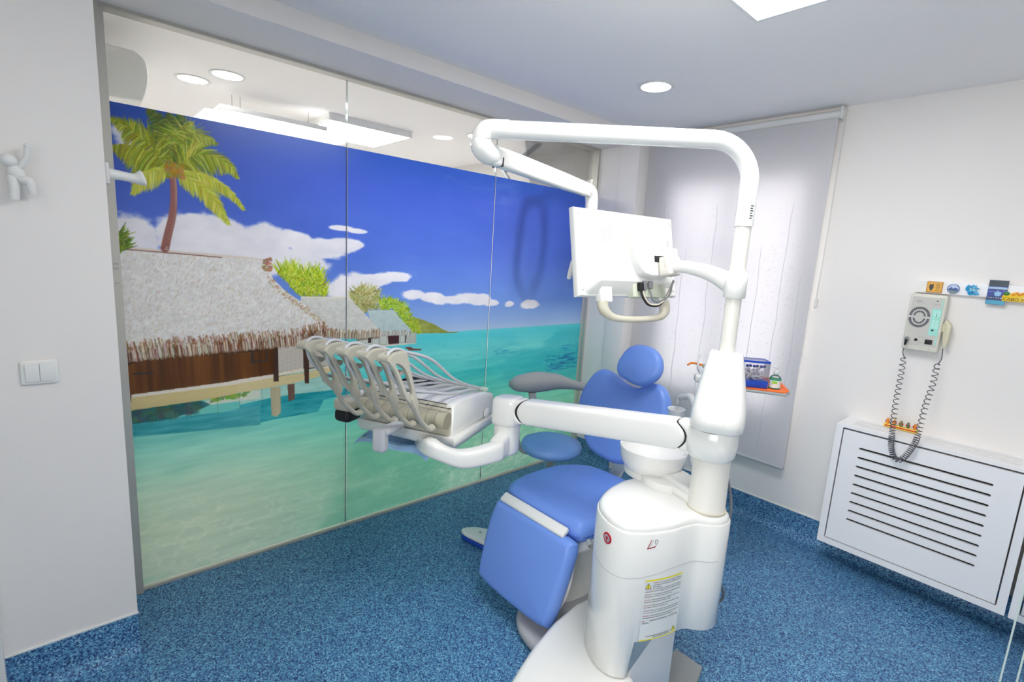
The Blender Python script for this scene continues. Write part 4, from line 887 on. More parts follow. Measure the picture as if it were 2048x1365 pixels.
st = Vector([(0.615,-1.3,0.825)][0]); b = MB(); lo = Vector([(0.6,-1.33,0.483)][0])
b.tube([st+Vector((0, 0, .02)), st+Vector((0, 0, -.06)), Vector((lo.x-.06, lo.y, .62)), lo+Vector((-.03, 0, .0)), lo+Vector((.06, .02, -.005)), (sx_-.05, sy_-.02, sz_-.055)], [.024, .022, .016, .014, .014, .014], 14, 5); b.build('support_arm', grey_p, t)

# ------------------------------------------------------------------ dental unit: cabinet, column, arms
unit = empty('dental_unit', (1.8, -1.75, 0), 'white dental unit with rounded cabinet, spittoon, tall pole and warning label', 'dental unit')
FPT = [(1.585, -1.83), (1.612, -1.90), (1.655, -1.95), (1.715, -1.985), (1.765, -1.996), (1.812, -1.985), (1.85, -1.945), (1.882, -1.885), (1.902, -1.83), (1.915, -1.775), (1.932, -1.728), (1.962, -1.70), (1.988, -1.668), (1.995, -1.62), (1.975, -1.575), (1.92, -1.555), (1.80, -1.55), (1.68, -1.555), (1.60, -1.595), (1.57, -1.68), (1.572, -1.76)]
FQ = resample(catmull([Vector(p) for p in FPT], 8, True), 128)
def ring(z, ins=0): return [Vector((p.x, p.y, z)) for p in (inset2(FQ, ins) if ins else FQ)]
ZC = .742
def zlow(p):                      # the nose reaches lower than the rear lobe
    t_ = min(1, max(0, ((p.x-1.845)+(p.y+1.95)*.6)/.012)) if p.x > 1.80 else 0
    return .17+(.315-.17)*t_
b = MB(); b.loft([[Vector((p.x, p.y, zlow(p))) for p in inset2(FQ, .01)], [Vector((p.x, p.y, zlow(p)+.010)) for p in FQ], ring(.50), ring(ZC-.006), ring(ZC, .003)], cap=True); b.build('cabinet', white_gloss, unit, sharp=50)
FI = inset2(FQ, .007); FC = sum(FQ, Vector((0, 0)))/len(FQ)
def rI(z, ins, sc=1): return [Vector((FC.x+(p.x-FC.x)*sc, FC.y+(p.y-FC.y)*sc, z)) for p in inset2(FI, ins)]
b = MB(); b.loft([rI(ZC-.004, 0), rI(ZC+.008, .000), rI(ZC+.018, .003), rI(ZC+.026, .012), rI(ZC+.030, .026), rI(ZC+.031, .026, .8), rI(ZC+.031, .026, .4), rI(ZC+.031, .026, .02)]); b.build('top_cover', white_gloss, unit, sharp=60)
b = MB(); b.loft([rI(ZC-.0055, -.0035), rI(ZC-.0025, -.0035), rI(ZC-.0025, .01), rI(ZC-.0055, .01)]); b.build('top_seam', mat('beige seam', (212, 206, 184), .4), unit)
# wrap flat artwork (arc length s, height z) on the cabinet side
AL = [0]
for i in range(128): AL.append(AL[-1]+(FQ[(i+1) % 128]-FQ[i]).length)
def wrap(s, z, off=.0012):
    s = s % AL[-1]; i = max(k for k in range(128) if AL[k] <= s); p, q = FQ[i], FQ[(i+1) % 128]; t_ = (s-AL[i])/max(AL[i+1]-AL[i], 1e-9)
    r_ = p.lerp(q, t_); n0 = (FQ[(i+1) % 128]-FQ[i-1]).normalized(); n1 = (FQ[(i+2) % 128]-FQ[i]).normalized(); d_ = n0.lerp(n1, t_).normalized()
    return Vector((r_.x+d_.y*off, r_.y-d_.x*off, z))
def s_at(x, y): return min(range(1280), key=lambda k: (Vector(wrap(AL[-1]*k/1280, 0, 0)[:2])-Vector((x, y))).length)/1280*AL[-1]
def wquad(b, s0, s1, z0, z1, off, n=10, skew=0):
    P_ = [[b.bm.verts.new(wrap(s0+(s1-s0)*k/n, z, off)) for k in range(n+1)] for z in (z0, z1)]
    for k in range(n): b.bm.faces.new((P_[0][k], P_[0][k+1], P_[1][k+1], P_[1][k]))
def wpoly(b, pts, off): b.bm.faces.new([b.bm.verts.new(wrap(s, z, off)) for s, z in pts])
def wtext(b, body, size, s, z, off, align='LEFT', width=None):
    me = textmesh(body, size, align); n0 = len(b.bm.verts); b.bm.from_mesh(me); b.bm.verts.ensure_lookup_table(); vs = b.bm.verts[n0:]
    if width and vs:
        x1 = max(v.co.x for v in vs); k = width/x1 if x1 > 0 else 1
        for v in vs: v.co.x *= k
    for v in vs: v.co = wrap(s+v.co.x, z+v.co.y, off)
# parting line on the cabinet
ls0, ls1 = s_at(1.62, -1.91), s_at(1.985, -1.66)
b = MB()
pl = [wrap(ls0+(ls1-ls0)*t_, .582-.018*math.sin(math.pi*min(1, t_*1.5))+.022*t_, .0) for t_ in [k/60 for k in range(61)]]
b.tube(pl, .0011, 6); b.build('parting_line', mat('soft grey line', (176, 178, 180), .5), unit)
# round red emblem and the L9 mark
se = s_at(1.737, -1.992); ze = .690
b = MB(); rr = .0205
for r0, r1, off in ((0, rr, .003),):
    n = 32; vs = [b.bm.verts.new(wrap(se+r1*math.cos(2*math.pi*k/n), ze+r1*math.sin(2*math.pi*k/n), off)) for k in range(n)]; b.bm.faces.new(vs)
    vs2 = [b.bm.verts.new(wrap(se+r1*math.cos(2*math.pi*k/n), ze+r1*math.sin(2*math.pi*k/n), -.002)) for k in range(n)]
    for k in range(n): b.bm.faces.new((vs[k], vs2[k], vs2[(k+1) % n], vs[(k+1) % n]))
em = b.build('emblem', red, unit)
b = MB(); wpoly(b, [(se+.0145*math.cos(2*math.pi*k/28), ze+.0145*math.sin(2*math.pi*k/28)) for k in range(28)], .0034); b.build('silver_ring', mat('silver print', (176, 180, 190), .3), em)
b = MB(); wpoly(b, [(se+.0062*math.cos(2*math.pi*k/20), ze+.001+.0062*math.sin(2*math.pi*k/20)) for k in range(20)], .0038); wpoly(b, [(se+.004, ze-.004), (se-.002, ze-.017), (se-.006, ze-.0155), (se-.001, ze-.006)], .0038); b.build('comma_mark', red, em)
s9 = s_at(1.842, -1.957)+.030; z9 = .686
b = MB(); wpoly(b, [(s9+.000, z9), (s9+.0035, z9), (s9+.0165, z9+.034), (s9+.014, z9+.034)], .0016); wpoly(b, [(s9, z9), (s9+.030, z9+.0035), (s9+.034, z9+.011), (s9+.026, z9+.0075), (s9+.003, z9+.003)], .0017); b.build('red_mark', mat('dark red print', (168, 26, 56), .4), unit)
b = MB(); wpoly(b, [(s9+.009, z9+.006), (s9+.011, z9+.006), (s9+.023, z9+.034), (s9+.0215, z9+.034)], .0016)
for k in range(14):
    a0, a1 = math.pi*(-.3+1.75*k/14), math.pi*(-.3+1.75*(k+1)/14); q_ = lambda a, r: (s9+.034+r*math.cos(a), z9+.026+r*1.1*math.sin(a)); wpoly(b, [q_(a0, .0045), q_(a0, .0072), q_(a1, .0072), q_(a1, .0045)], .0016)
wpoly(b, [(s9+.0375, z9+.022), (s9+.0405, z9+.024), (s9+.034, z9+.011), (s9+.031, z9+.011)], .0016); b.build('grey_mark', mat('grey print', (160, 164, 170), .4), unit)
# warning label
l0 = s_at(1.852, -1.941)+.020; lw = .165; lz1, lz0 = .566, .326
b = MB(); wquad(b, l0, l0+lw, lz0, lz1, .0008, 24); lab = b.build('warning_label', label_m, unit)
b = MB(); wquad(b, l0, l0+lw, lz1-.0055, lz1, .0013, 24); wquad(b, l0, l0+lw, lz0, lz0+.004, .0013, 24); b.build('yellow_stripe', yellow, lab)
for (ts, tz, k) in ((l0+.014, lz1-.032, .012), (l0+lw-.015, lz0+.010, .0115)):
    b = MB(); wpoly(b, [(ts-k, tz), (ts+k, tz), (ts, tz+k*1.75)], .0014); tri = b.build('warning_triangle', ink, lab)
    b = MB(); wpoly(b, [(ts-k*.8, tz+k*.12), (ts+k*.8, tz+k*.12), (ts, tz+k*1.5)], .0018); wf = b.build('yellow_field', yellow, lab)
    b = MB(); wpoly(b, [(ts-k*.08, tz+k*.5), (ts+k*.08, tz+k*.5), (ts+k*.12, tz+k*1.05), (ts-k*.12, tz+k*1.05)], .0022); wpoly(b, [(ts-k*.1, tz+k*.22), (ts+k*.1, tz+k*.22), (ts+k*.1, tz+k*.4), (ts-k*.1, tz+k*.4)], .0022); b.build('exclamation_mark', ink, lab)
TX = [('ATTENZIONE!', 'Detergere le parti plastiche utilizzando', .030, None), ('', 'unicamente i prodotti prescritti nel Manuale d\u2019uso e', .030, None), ('', 'Manutenzione.', .030, .036),
      ('WARNING!', 'It is recommended to clean plastic parts of the dental unit', .002, None), ('', 'using only the products suggested by the operating instructions.', .002, None), None,
      ('ATTENTION:', 'Il est recommand\u00e9 de nettoyer les pi\u00e8ces en plastique seulement', .002, None), ('', 'avec les produits conseill\u00e9s par le Manuel d\u2019Instructions.', .002, .115), None,
      ('ACHTUNG!', 'Bitte die Plastikteile ausschlie\u00dflich mit den von der', .002, None), ('', 'Gebrauchsanweisungen empfohlenen Produkten reinigen.', .002, .112), None,
      ('ATENCI\u00d3N!', 'Detergir las partes en pl\u00e1stico utilizando solamente los productos', .002, None), ('', 'recomendados en el Manual de Uso y Manutenci\u00f3n.', .002, .100), None,
      ('ATEN\u00c7\u00c3O!', 'Recomendamos para limpar partes de pl\u00e1stico da unidade dental', .002, None), ('', 'que use s\u00f3 os produtos sugeridos pelas instru\u00e7\u00f5es operacionais.', .002, None), None,
      ('\u0412\u041d\u0418\u041c\u0410\u041d\u0418\u0415!', '\u0447\u0438\u0441\u0442\u0438\u0442\u0435 \u043f\u043b\u0430\u0441\u0442\u0438\u043a\u043e\u0432\u044b\u0435 \u0447\u0430\u0441\u0442\u0438, \u043f\u0440\u0438\u043c\u0435\u043d\u044f\u044f \u0442\u043e\u043b\u044c\u043a\u043e \u0441\u0440\u0435\u0434\u0441\u0442\u0432\u0430,', .002, None), ('', '\u0440\u0435\u043a\u043e\u043c\u0435\u043d\u0434\u043e\u0432\u0430\u043d\u043d\u044b\u0435 \u0432 \u00ab\u0420\u0443\u043a\u043e\u0432\u043e\u0434\u0441\u0442\u0432\u0435 \u043f\u043e \u044d\u043a\u0441\u043f\u043b\u0443\u0430\u0442\u0430\u0446\u0438\u0438\u00bb.', .002, .135), None,
      ('\u8b66\u544a\uff1a', '\u8bf7\u4f7f\u7528\u7531\u64cd\u4f5c\u8bf4\u660e\u4e66\u5efa\u8bae\u7684\u552f\u4e00\u4ea7\u54c1\u6e05\u6d01\u7259\u79d1\u8bbe\u5907', .002, None), ('', '\u7684\u5851\u6599\u90e8\u4ef6\u3002', .002, .030)]
rb, kb = MB(), MB(); z = lz1-.0155
for row in TX:
    if row is None: z -= .0052; continue
    h_, body, x0_, w_ = row; s0 = l0+.002+x0_; sz = .0068
    if h_: wtext(rb, h_, sz, s0, z, .0016, width=.026 if len(h_) > 4 else .012); tx = .030
    else: tx = 0
    wtext(kb, body, sz, s0+tx, z, .0016, width=(w_ or lw-.007-x0_)-tx); z -= .0078
for k, w_ in ((0, .105), (1, .075)):
    n = 26 if k == 0 else 18
    for j in range(n):
        s_ = l0+lw-.034-w_*(j+1)/n; wpoly(kb, [(s_, lz0+.0145-k*.0065), (s_+w_/n*.8, lz0+.0145-k*.0065), (s_+w_/n*.6, lz0+.0170-k*.0065+.0015*(j % 3)), (s_+w_/n*.1, lz0+.016-k*.0065)], .0016)
rb.build('red_lettering', redink, lab, flat=True); kb.build('black_lettering', ink, lab, flat=True)
# floor shroud in front, recessed leg and grey foot
sh = [(1.472,-1.658,0.165),(1.456,-1.789,0.165),(1.477,-1.946,0.165),(1.519,-2.104,0.165),(1.559,-2.211,0.165),(1.589,-2.284,0.165)]
SHP = [(p[0], p[1]) for p in sh]+[(1.60, -2.40), (1.72, -2.50), (1.86, -2.42), (1.90, -2.2), (1.89, -2.0), (1.868, -1.93), (1.835, -1.885), (1.77, -1.80), (1.68, -1.70), (1.56, -1.66)]
b = MB(); b.prism(SHP, (0, 0, 0), AX, AY, .172, .03, 5); b.build('floor_shroud', white_gloss, unit)
b = MB(); b.prism([(1.79, -1.93), (1.848, -1.925), (1.892, -1.82), (1.905, -1.745), (1.86, -1.70), (1.76, -1.72), (1.74, -1.85)], (0, 0, .03), AX, AY, .31, .004); b.build('leg', base_g, unit)
b = MB(); b.prism([(1.80, -1.80), (1.86, -1.85), (1.93, -1.74), (1.955, -1.62), (1.92, -1.50), (1.80, -1.50)], (0, 0, 0), AX, AY, .028, .006); b.build('foot', grey_p, unit)
b = MB(); b.box((1.865, -1.90, .09), (.006, .10, .006), Matrix.Rotation(math.radians(-68+90), 3, 'Z')); b.build('leg_seam', cable_b, unit)
# column, elbow, housing, pole
PX_, PY_ = 1.907, -1.634
b = MB(); b.lathe([(.068, 0), (.066, .004), (.063, .22), (.062, .26)], (PX_, PY_, .768), 40); b.build('column', warm_white, unit)
b = MB(); b.lathe([(.0705, 0), (.0705, .005), (.066, .006)], (PX_, PY_, .7705), 40); b.build('column_ring', MATS['beige seam'], unit)
AE = Vector([(1.116,-1.835,0.956)][0]); AS = Vector((1.80, -1.668, 1.032)); AD = Vector((AE.x-AS.x, AE.y-AS.y, 0)).normalized()
# elbow under the housing, opening towards the arm
def hull(c, w, d_, n=40, p_=2.6):
    out = []
    for k in range(n):
        a = 2*math.pi*k/n; ca, sa = math.cos(a), math.sin(a); out.append((w*abs(ca)**(2/p_)*(1 if ca >= 0 else -1), d_*abs(sa)**(2/p_)*(1 if sa >= 0 else -1)))
    return out
fw_, sd_ = AD, Vector((-AD.y, AD.x, 0))
b = MB(); rings = []
for z, w, d_ in ((.965, .060, .060), (.972, .074, .070), (.985, .084, .078), (1.02, .088, .082), (1.068, .086, .080), (1.080, .082, .076)):
    rings.append([Vector((PX_, PY_, z))+fw_*(x+.01)+sd_*y for x, y in hull(None, w, d_)])
b.loft(rings); b.build('elbow', white_gloss, unit, sharp=60)
b = MB(); b.lathe([(.080, 0), (.080, .006)], (PX_+fw_.x*.01, PY_+fw_.y*.01, 1.078), 40); b.build('elbow_gap', dark, unit)
hf = Vector((.39, -.92, 0)).normalized(); hs_ = Vector((.92, .39, 0))
b = MB(); rings = []
for z, w, df, db in ((1.084, .082, .092, .07), (1.092, .090, .100, .075), (1.118, .092, .104, .078), (1.15, .090, .098, .078), (1.185, .086, .080, .076), (1.25, .076, .062, .072), (1.32, .063, .050, .062), (1.352, .056, .044, .056), (1.362, .050, .038, .050)):
    rings.append([Vector((PX_, PY_, z))+hs_*x+hf*(y*(df if y > 0 else db)) for x, y in [(q_[0]*w, q_[1]) for q_ in hull(None, 1, 1, 40, 3.2)]])
b.loft(rings); b.build('column_head', white_gloss, unit, sharp=60)
b = MB(); b.lathe([(.0265, 0), (.0255, .58)], (PX_, PY_, 1.355), 28); b.build('pole', warm_white, unit)
LE = Vector((1.325, -2.300, 2.066)); ad = Vector((LE.x-PX_, LE.y-PY_, 0)).normalized(); zt = 2.066; rb_ = .135
arc = [Vector((PX_, PY_, 1.795)), Vector((PX_, PY_, zt-rb_))]+[Vector((PX_, PY_, zt-rb_))+ad*rb_*(1-math.cos(math.pi/2*k/10))+Vector((0, 0, rb_*math.sin(math.pi/2*k/10))) for k in range(1, 11)]+[LE+Vector((0, 0, -.012))-ad*.06]
b = MB(); b.tube(arc, .0295, 28); b.build('overhead_arm', white_gloss, unit)
b = MB(); b.tube([LE-ad*.075+Vector((0, 0, -.011)), LE-ad*.02+Vector((0, 0, -.012)), LE+Vector((0, 0, -.02)), LE+ad*.012+Vector((0, 0, -.035)), LE+ad*.012+Vector((0, 0, -.048))], [.031, .031, .033, .033, .033], 28, 6); b.build('arm_elbow', white_gloss, unit)
def pole_patch(a, b_, z0, z1, r, m, name, par):
    q = MB(); P_ = [[q.bm.verts.new((PX_+r*math.cos(t_), PY_+r*math.sin(t_), z)) for t_ in [a+(b_-a)*k/8 for k in range(9)]] for z in (z0, z1)]
    for k in range(8): q.bm.faces.new((P_[0][k], P_[0][k+1], P_[1][k+1], P_[1][k]))
    return q.build(name, m, par)
pp = pole_patch(-.75, -.12, 1.812, 1.868, .0300, label_m, 'pole_label', unit)
for k in range(6): pole_patch(-.66, -.25 if k % 2 else -.36, 1.818+k*.008, 1.8215+k*.008, .0303, ink, 'print_line', pp)
# pantograph arm to the instrument console
up_ = Vector((0, 0, 1)); dz = (AE.z-AS.z)/((AE-AS).length); A3 = (AE-AS).normalized(); N3 = Vector((-A3.y, A3.x, 0)).normalized(); U3 = A3.cross(N3)*-1
if U3.z < 0: U3 = -U3
def sect(hw, hh, ch): return [(-hw, -hh+ch), (-hw+ch, -hh), (hw-ch, -hh), (hw, -hh+ch), (hw, hh-ch*1.5), (hw-ch*1.0, hh), (-hw+ch*1.0, hh), (-hw, hh-ch*1.5)]
PRF = resample(catmull([Vector(p) for p in [(-.043, -.030), (-.030, -.055), (.030, -.055), (.043, -.030), (.043, .030), (.037, .052), (.020, .057), (-.020, .057), (-.037, .052), (-.043, .030)]], 5, True), 48)
def armring(o, k=1, bl=0): return [o+N3*p.x*k+U3*p.y*k+A3*bl*(1-(p.y/.057)**2) for p in PRF]
b = MB(); L_ = (AE-AS).length
b.loft([armring(AS+A3*-.06, .90), armring(AS+A3*.024, .90, -.034)]); b.build('arm_gap', dark, unit)
b = MB(); b.loft([armring(AS+A3*-.10, .90), armring(AS+A3*-.06, 1), armring(AS+A3*.0, 1, -.036), armring(AS+A3*.008, .985, -.036), armring(AS+A3*.011, .93, -.036), armring(AS+A3*.011, .70, -.036)]); b.build('arm_socket', white_gloss, unit, sharp=60); b = MB()
rings = [armring(AS+A3*.016, .70, -.034), armring(AS+A3*.017, .90, -.034), armring(AS+A3*.022, .98, -.034), armring(AS+A3*.030, 1, -.032), armring(AS+A3*.04)]+[armring(AS+A3*(L_*k/8)) for k in range(1, 8)]+[armring(AE-A3*.03), armring(AE-A3*.022, .99, .030), armring(AE-A3*.016, .95, .032), armring(AE-A3*.013, .88, .032), armring(AE-A3*.012, .70, .032)]
b.loft(rings); b.build('swing_arm', white_gloss, unit, sharp=60)
# spittoon, cup filler, cup stand
BCX, BCY, BZ = 1.607, -1.538, .885
bpf = [(.001, -.118)]+[(.05+.088*math.sin(t_)**.9, -.012-.106*math.cos(t_)) for t_ in [math.pi/2*k/14 for k in range(15)]]+[(.140, -.003), (.1385, .001), (.136, .001), (.133, -.002)]+[(.016+.115*math.cos(t_), -.008-.084*math.sin(t_)) for t_ in [math.pi/2*k/14 for k in range(15)]]+[(.012, -.098), (.001, -.098)]
b = MB(); b.lathe(bpf, (BCX, BCY, BZ), 64); bowl = b.build('spittoon_bowl', mat('white glazed ceramic', (240, 240, 238), .08, .6, 0, .5), unit)
b = MB(); b.lathe([(.018, 0), (.018, .003), (.010, .004), (.001, .001)], (BCX, BCY, BZ-.0925), 24); b.build('drain', chrome, bowl)
b = MB(); b.lathe([(.112, 0), (.118, .004), (.116, .020), (.098, .038), (.085, .040)], (BCX+.005, BCY, BZ-.116), 48); b.box((BCX+.16, BCY-.035, BZ-.085), (.23, .11, .045), Matrix.Rotation(math.radians(-18), 3, 'Z'), .012, 3); b.build('bowl_support', white_sat, unit)
b = MB(); b.lathe([(.105, 0), (.105, .03), (.09, .034)], (BCX+.09, BCY-.03, .77), 40); b.box((BCX+.2, BCY-.05, .787), (.16, .13, .034), Matrix.Rotation(math.radians(-18), 3, 'Z'), .01); b.build('bowl_base', white_gloss, unit)
b = MB(); tip = Vector([(1.54,-1.269,1.036)][0]); b.tube([Vector((1.70, -1.33, .87)), Vector((1.69, -1.335, .97)), tip+Vector((.085, -.02, .028)), tip+Vector((.035, 0, .022)), tip+Vector((.006, .01, .008)), tip+Vector((0, .01, -.018))], [.022, .021, .017, .014, .012, .011], 16, 6); b.build('cup_filler', lgrey_p, unit)
cupc = Vector([(1.546,-1.274,0.995)][0])
b = MB(); b.lathe([(.055, 0), (.055, .014), (.04, .018)], (cupc.x, cupc.y, cupc.z-.115), 32); b.box((cupc.x+.09, cupc.y-.05, cupc.z-.108), (.20, .06, .02), Matrix.Rotation(math.radians(-30), 3, 'Z'), .006); b.tube([(cupc.x+.14, cupc.y-.08, cupc.z-.11), (1.72, -1.36, .80)], .03, 16); b.build('cup_stand', white_sat, unit)
cup = empty('plastic_cup', (cupc.x, cupc.y, cupc.z-.097), 'small white plastic cup under the filler spout beside the backrest', 'cup')
b = MB(); b.lathe([(.001, 0), (.026, 0), (.0375, .092), (.0395, .094), (.0395, .097), (.036, .096), (.025, .003), (.001, .003)], (cupc.x, cupc.y, cupc.z-.0965), 36); o = b.build('cup_wall', cup_m, cup)
# cables behind the cabinet
b = MB(); b.tube([(1.869,-1.46,0.935),(1.899,-1.454,0.829),(1.92,-1.451,0.752),(1.936,-1.478,0.693),(1.935,-1.505,0.649)], .005, 10, 6); b.build('side_hose', cable_g, unit)
b = MB(); b.tube([(1.892,-1.398,0.364),(1.903,-1.368,0.315),(1.903,-1.35,0.267),(1.88,-1.355,0.225),(1.829,-1.39,0.192)], .006, 10, 6); b.build('cable_loop', cable_g, unit)

# ------------------------------------------------------------------ instrument console
CO = Vector((.99, -2.14, 0)); CW = Vector((-.9, -.436, 0)); CD = Vector((-.436, .9, 0))     # along the front edge, and towards the back
def cw(x, y, z): return CO+CW*x+CD*y+Vector((0, 0, z))
MC = Matrix((CW, CD, Vector((0, 0, 1)))).transposed()
con = empty('instrument_console', cw(.25, .2, .80), 'white instrument console with five beige whip holders on the swing arm', 'instrument console')
# body: side profile (depth, height) swept across the width
SP = [(.0, .855), (.0, .985), (.012, 1.0), (.06, 1.006), (.20, .998), (.32, .982), (.40, .962), (.42, .945), (.42, .855)]
b = MB(); b.prism(SP, cw(0, 0, 0), CD, Vector((0, 0, 1)), .03, .010, 3); b.prism(SP, cw(.455, 0, 0), CD, Vector((0, 0, 1)), .03, .010, 3)
def sweep(b, prof, x0, x1, bev=0): b.prism(prof, cw(x0, 0, 0), CD, Vector((0, 0, 1)), x1-x0, bev, 2)
ax_ = CD.cross(Vector((0, 0, 1)))
if ax_.dot(CW) < 0:
    def sweep(b, prof, x0, x1, bev=0): b.prism(prof, cw(x0, 0, 0), CD, Vector((0, 0, 1)), -(x1-x0), bev, 2)
b.bm.free(); b = MB(); sweep(b, SP, 0, .045, .010); sweep(b, SP, .435, .48, .010); b.build('side_cheek', white_gloss, con)
b = MB(); sweep(b, [(.02, .86), (.02, .980), (.022, .984), (.06, 1.001), (.20, .993), (.32, .977), (.40, .956), (.41, .94), (.41, .86)], .043, .437, 0); b.build('body', white_gloss, con)
b = MB()
for k in range(1, 4):
    x = .043+.394*k/4; b.tube([cw(x, y, z+.0006) for y, z in [(.03, .989), (.06, 1.0015), (.20, .9935), (.32, .9775), (.39, .959)]], .0011, 6)
b.build('groove', mat('soft blue shade', (196, 202, 216), .4), con)
b = MB(); BP = [(-.018, -.022), (.50, -.022), (.515, -.005), (.52, .40), (.50, .44), (-.01, .44), (-.022, .42), (-.024, -.01)]
b.loft([[cw(x*s_+(1-s_)*.25, y*s_+(1-s_)*.2, z) for x, y in BP] for z, s_ in ((.800, .93), (.806, .965), (.825, .99), (.852, 1.0), (.856, .99))]); b.build('base_tray', white_gloss, con, sharp=50)
b = MB(); b.lathe([(.026, 0), (.026, .003), (.022, .005), (.001, .006)], cw(-.002, .33, .875), 28, -CW); b.build('pivot_cap', white_sat, con)
# beige front block with the roller
b = MB(); sweep(b, [(-.016, .862), (-.016, .972), (.014, .990), (.02, .984), (.02, .862)], .012, .468, .003); b.build('front_block', beige, con)
b = MB()
for k in range(5):
    x = .02+.44*k/4; b.box(cw(x, -.006, .983), (.003, .03, .002), MC)
b.build('block_slit', dark, con)
b = MB(); ry, rz_ = -.030, .932
nseg = 10
for k in range(nseg):
    x0 = .012+.456*k/nseg; x1 = .012+.456*(k+1)/nseg
    b.lathe([(.034, 0), (.0365, .0015), (.0365, x1-x0-.0015), (.034, x1-x0)], cw(x0, ry, rz_), 32, CW)
b.build('roller', beige_d, con)
b = MB()
for k in range(nseg+1): b.lathe([(.0352, -.0007), (.0366, -.0007), (.0366, .0007), (.0352, .0007)], cw(.012+.456*k/nseg, ry, rz_), 32, CW)
b.build('roller_joint', mat('brown seam', (150, 144, 124), .6), con)
b = MB(); b.tube([cw(.012, .017, .9905), cw(.468, .017, .9905)], .0022, 8); b.tube([cw(.012, -.004, .980), cw(.468, -.004, .980)], .0016, 8); b.build('block_seam', dark, con)
# whip holders with hoses
HP = [(-0.42,1.254),(-0.421,1.262),(-0.417,1.269),(-0.389,1.282),(-0.352,1.285),(-0.322,1.281),(-0.306,1.274),(-0.299,1.263),(-0.285,1.223),(-0.271,1.188),(-0.251,1.135),(-0.229,1.081),(-0.206,1.03),(-0.158,0.981),(-0.13,0.941),(-0.095,0.935),(-0.071,0.924),(-0.069,0.91),(-0.088,0.9),(-0.117,0.906),(-0.155,0.932),(-0.211,0.984),(-0.252,1.038),(-0.301,1.106),(-0.329,1.157),(-0.349,1.184)]
HS = [(-0.379,1.246),(-0.351,1.24),(-0.32,1.219),(-0.3,1.193),(-0.282,1.161),(-0.267,1.126),(-0.262,1.106),(-0.276,1.101),(-0.294,1.111),(-0.311,1.148),(-0.334,1.186),(-0.358,1.216)]
HH = [(p[0], p[1]) for p in HP]
OUT = [(-0.42,1.253),(-0.422,1.262),(-0.417,1.269),(-0.389,1.282),(-0.352,1.285),(-0.322,1.281),(-0.306,1.274),(-0.299,1.263),(-0.285,1.223),(-0.271,1.188),(-0.251,1.135),(-0.229,1.081),(-0.214,1.053),(-0.223,1.037),(-0.253,1.048),(-0.281,1.074),(-0.308,1.1),(-0.331,1.139),(-0.355,1.179),(-0.374,1.212),(-0.389,1.238),(-0.405,1.249)]
INN = [(-0.379,1.243),(-0.351,1.238),(-0.321,1.218),(-0.301,1.192),(-0.284,1.162),(-0.268,1.127),(-0.264,1.107),(-0.276,1.101),(-0.292,1.108),(-0.309,1.131),(-0.33,1.166),(-0.354,1.207)]
def annulus(b, x0, th_):
    c = Vector([(-0.317,1.171)][0]); n = 96
    def ray_(P, an, far):
        d = Vector((math.cos(an), math.sin(an))); best = None
        for p, q in zip(P, P[1:]+P[:1]):
            e = q-p; den = d.x*e.y-d.y*e.x
            if abs(den) < 1e-12: continue
            w = p-c; t = (w.x*e.y-w.y*e.x)/den; u = (w.x*d.y-w.y*d.x)/den
            if t > 0 and -1e-6 <= u <= 1+1e-6 and (best is None or (t > best) == far): best = t
        return c+d*best
    O_ = catmull([Vector(p) for p in OUT], 4, True); I_ = catmull([Vector(p) for p in INN], 4, True); rings = []
    A = [2*math.pi*k/n for k in range(n)]; o = [ray_(O_, a, True) for a in A]; i_ = [ray_(I_, a, False) for a in A]
    for P, h, k in ((o, 0, .96), (o, .002, 1), (o, th_-.002, 1), (o, th_, .96), (i_, th_, 1.0), (i_, 0, 1.0), (o, 0, .96)):
        rings.append([cw(x0+h, *( (o[j].lerp(i_[j], .12) if k < 1 else P[j]) )) for j in range(n)])
    b.loft(rings, cap=False)
lip_f = [(-0.42,1.254),(-0.421,1.262),(-0.417,1.269),(-0.389,1.282),(-0.352,1.285),(-0.322,1.281),(-0.306,1.274),(-0.297,1.26),(-0.321,1.234),(-0.351,1.245),(-0.379,1.247)]
lip_b = [(-0.321,1.234),(-0.297,1.26),(-0.285,1.223),(-0.271,1.188),(-0.251,1.135),(-0.229,1.081),(-0.254,1.081),(-0.274,1.097),(-0.262,1.106),(-0.267,1.126),(-0.282,1.161),(-0.3,1.193)]
lip_l = [(-0.379,1.247),(-0.362,1.223),(-0.342,1.19),(-0.321,1.155),(-0.301,1.106),(-0.274,1.097),(-0.254,1.081),(-0.229,1.081),(-0.232,1.06),(-0.252,1.038),(-0.301,1.103),(-0.341,1.16),(-0.364,1.197),(-0.384,1.237)]
stem_c = [(-0.265,1.09),(-0.253,1.062),(-0.229,1.029),(-0.201,0.991),(-0.166,0.957),(-0.129,0.926),(-0.108,0.916),(-0.083,0.917)]
ms = .012
def sgn_prism(b, P, x0, th_, bev=.003):
    s_ = 1 if ax_.dot(CW) > 0 else -1
    b.prism([(p[0], p[1]) for p in P], cw(x0, 0, 0), CD, Vector((0, 0, 1)), s_*th_, bev, 2)
rngh = random.Random(3)
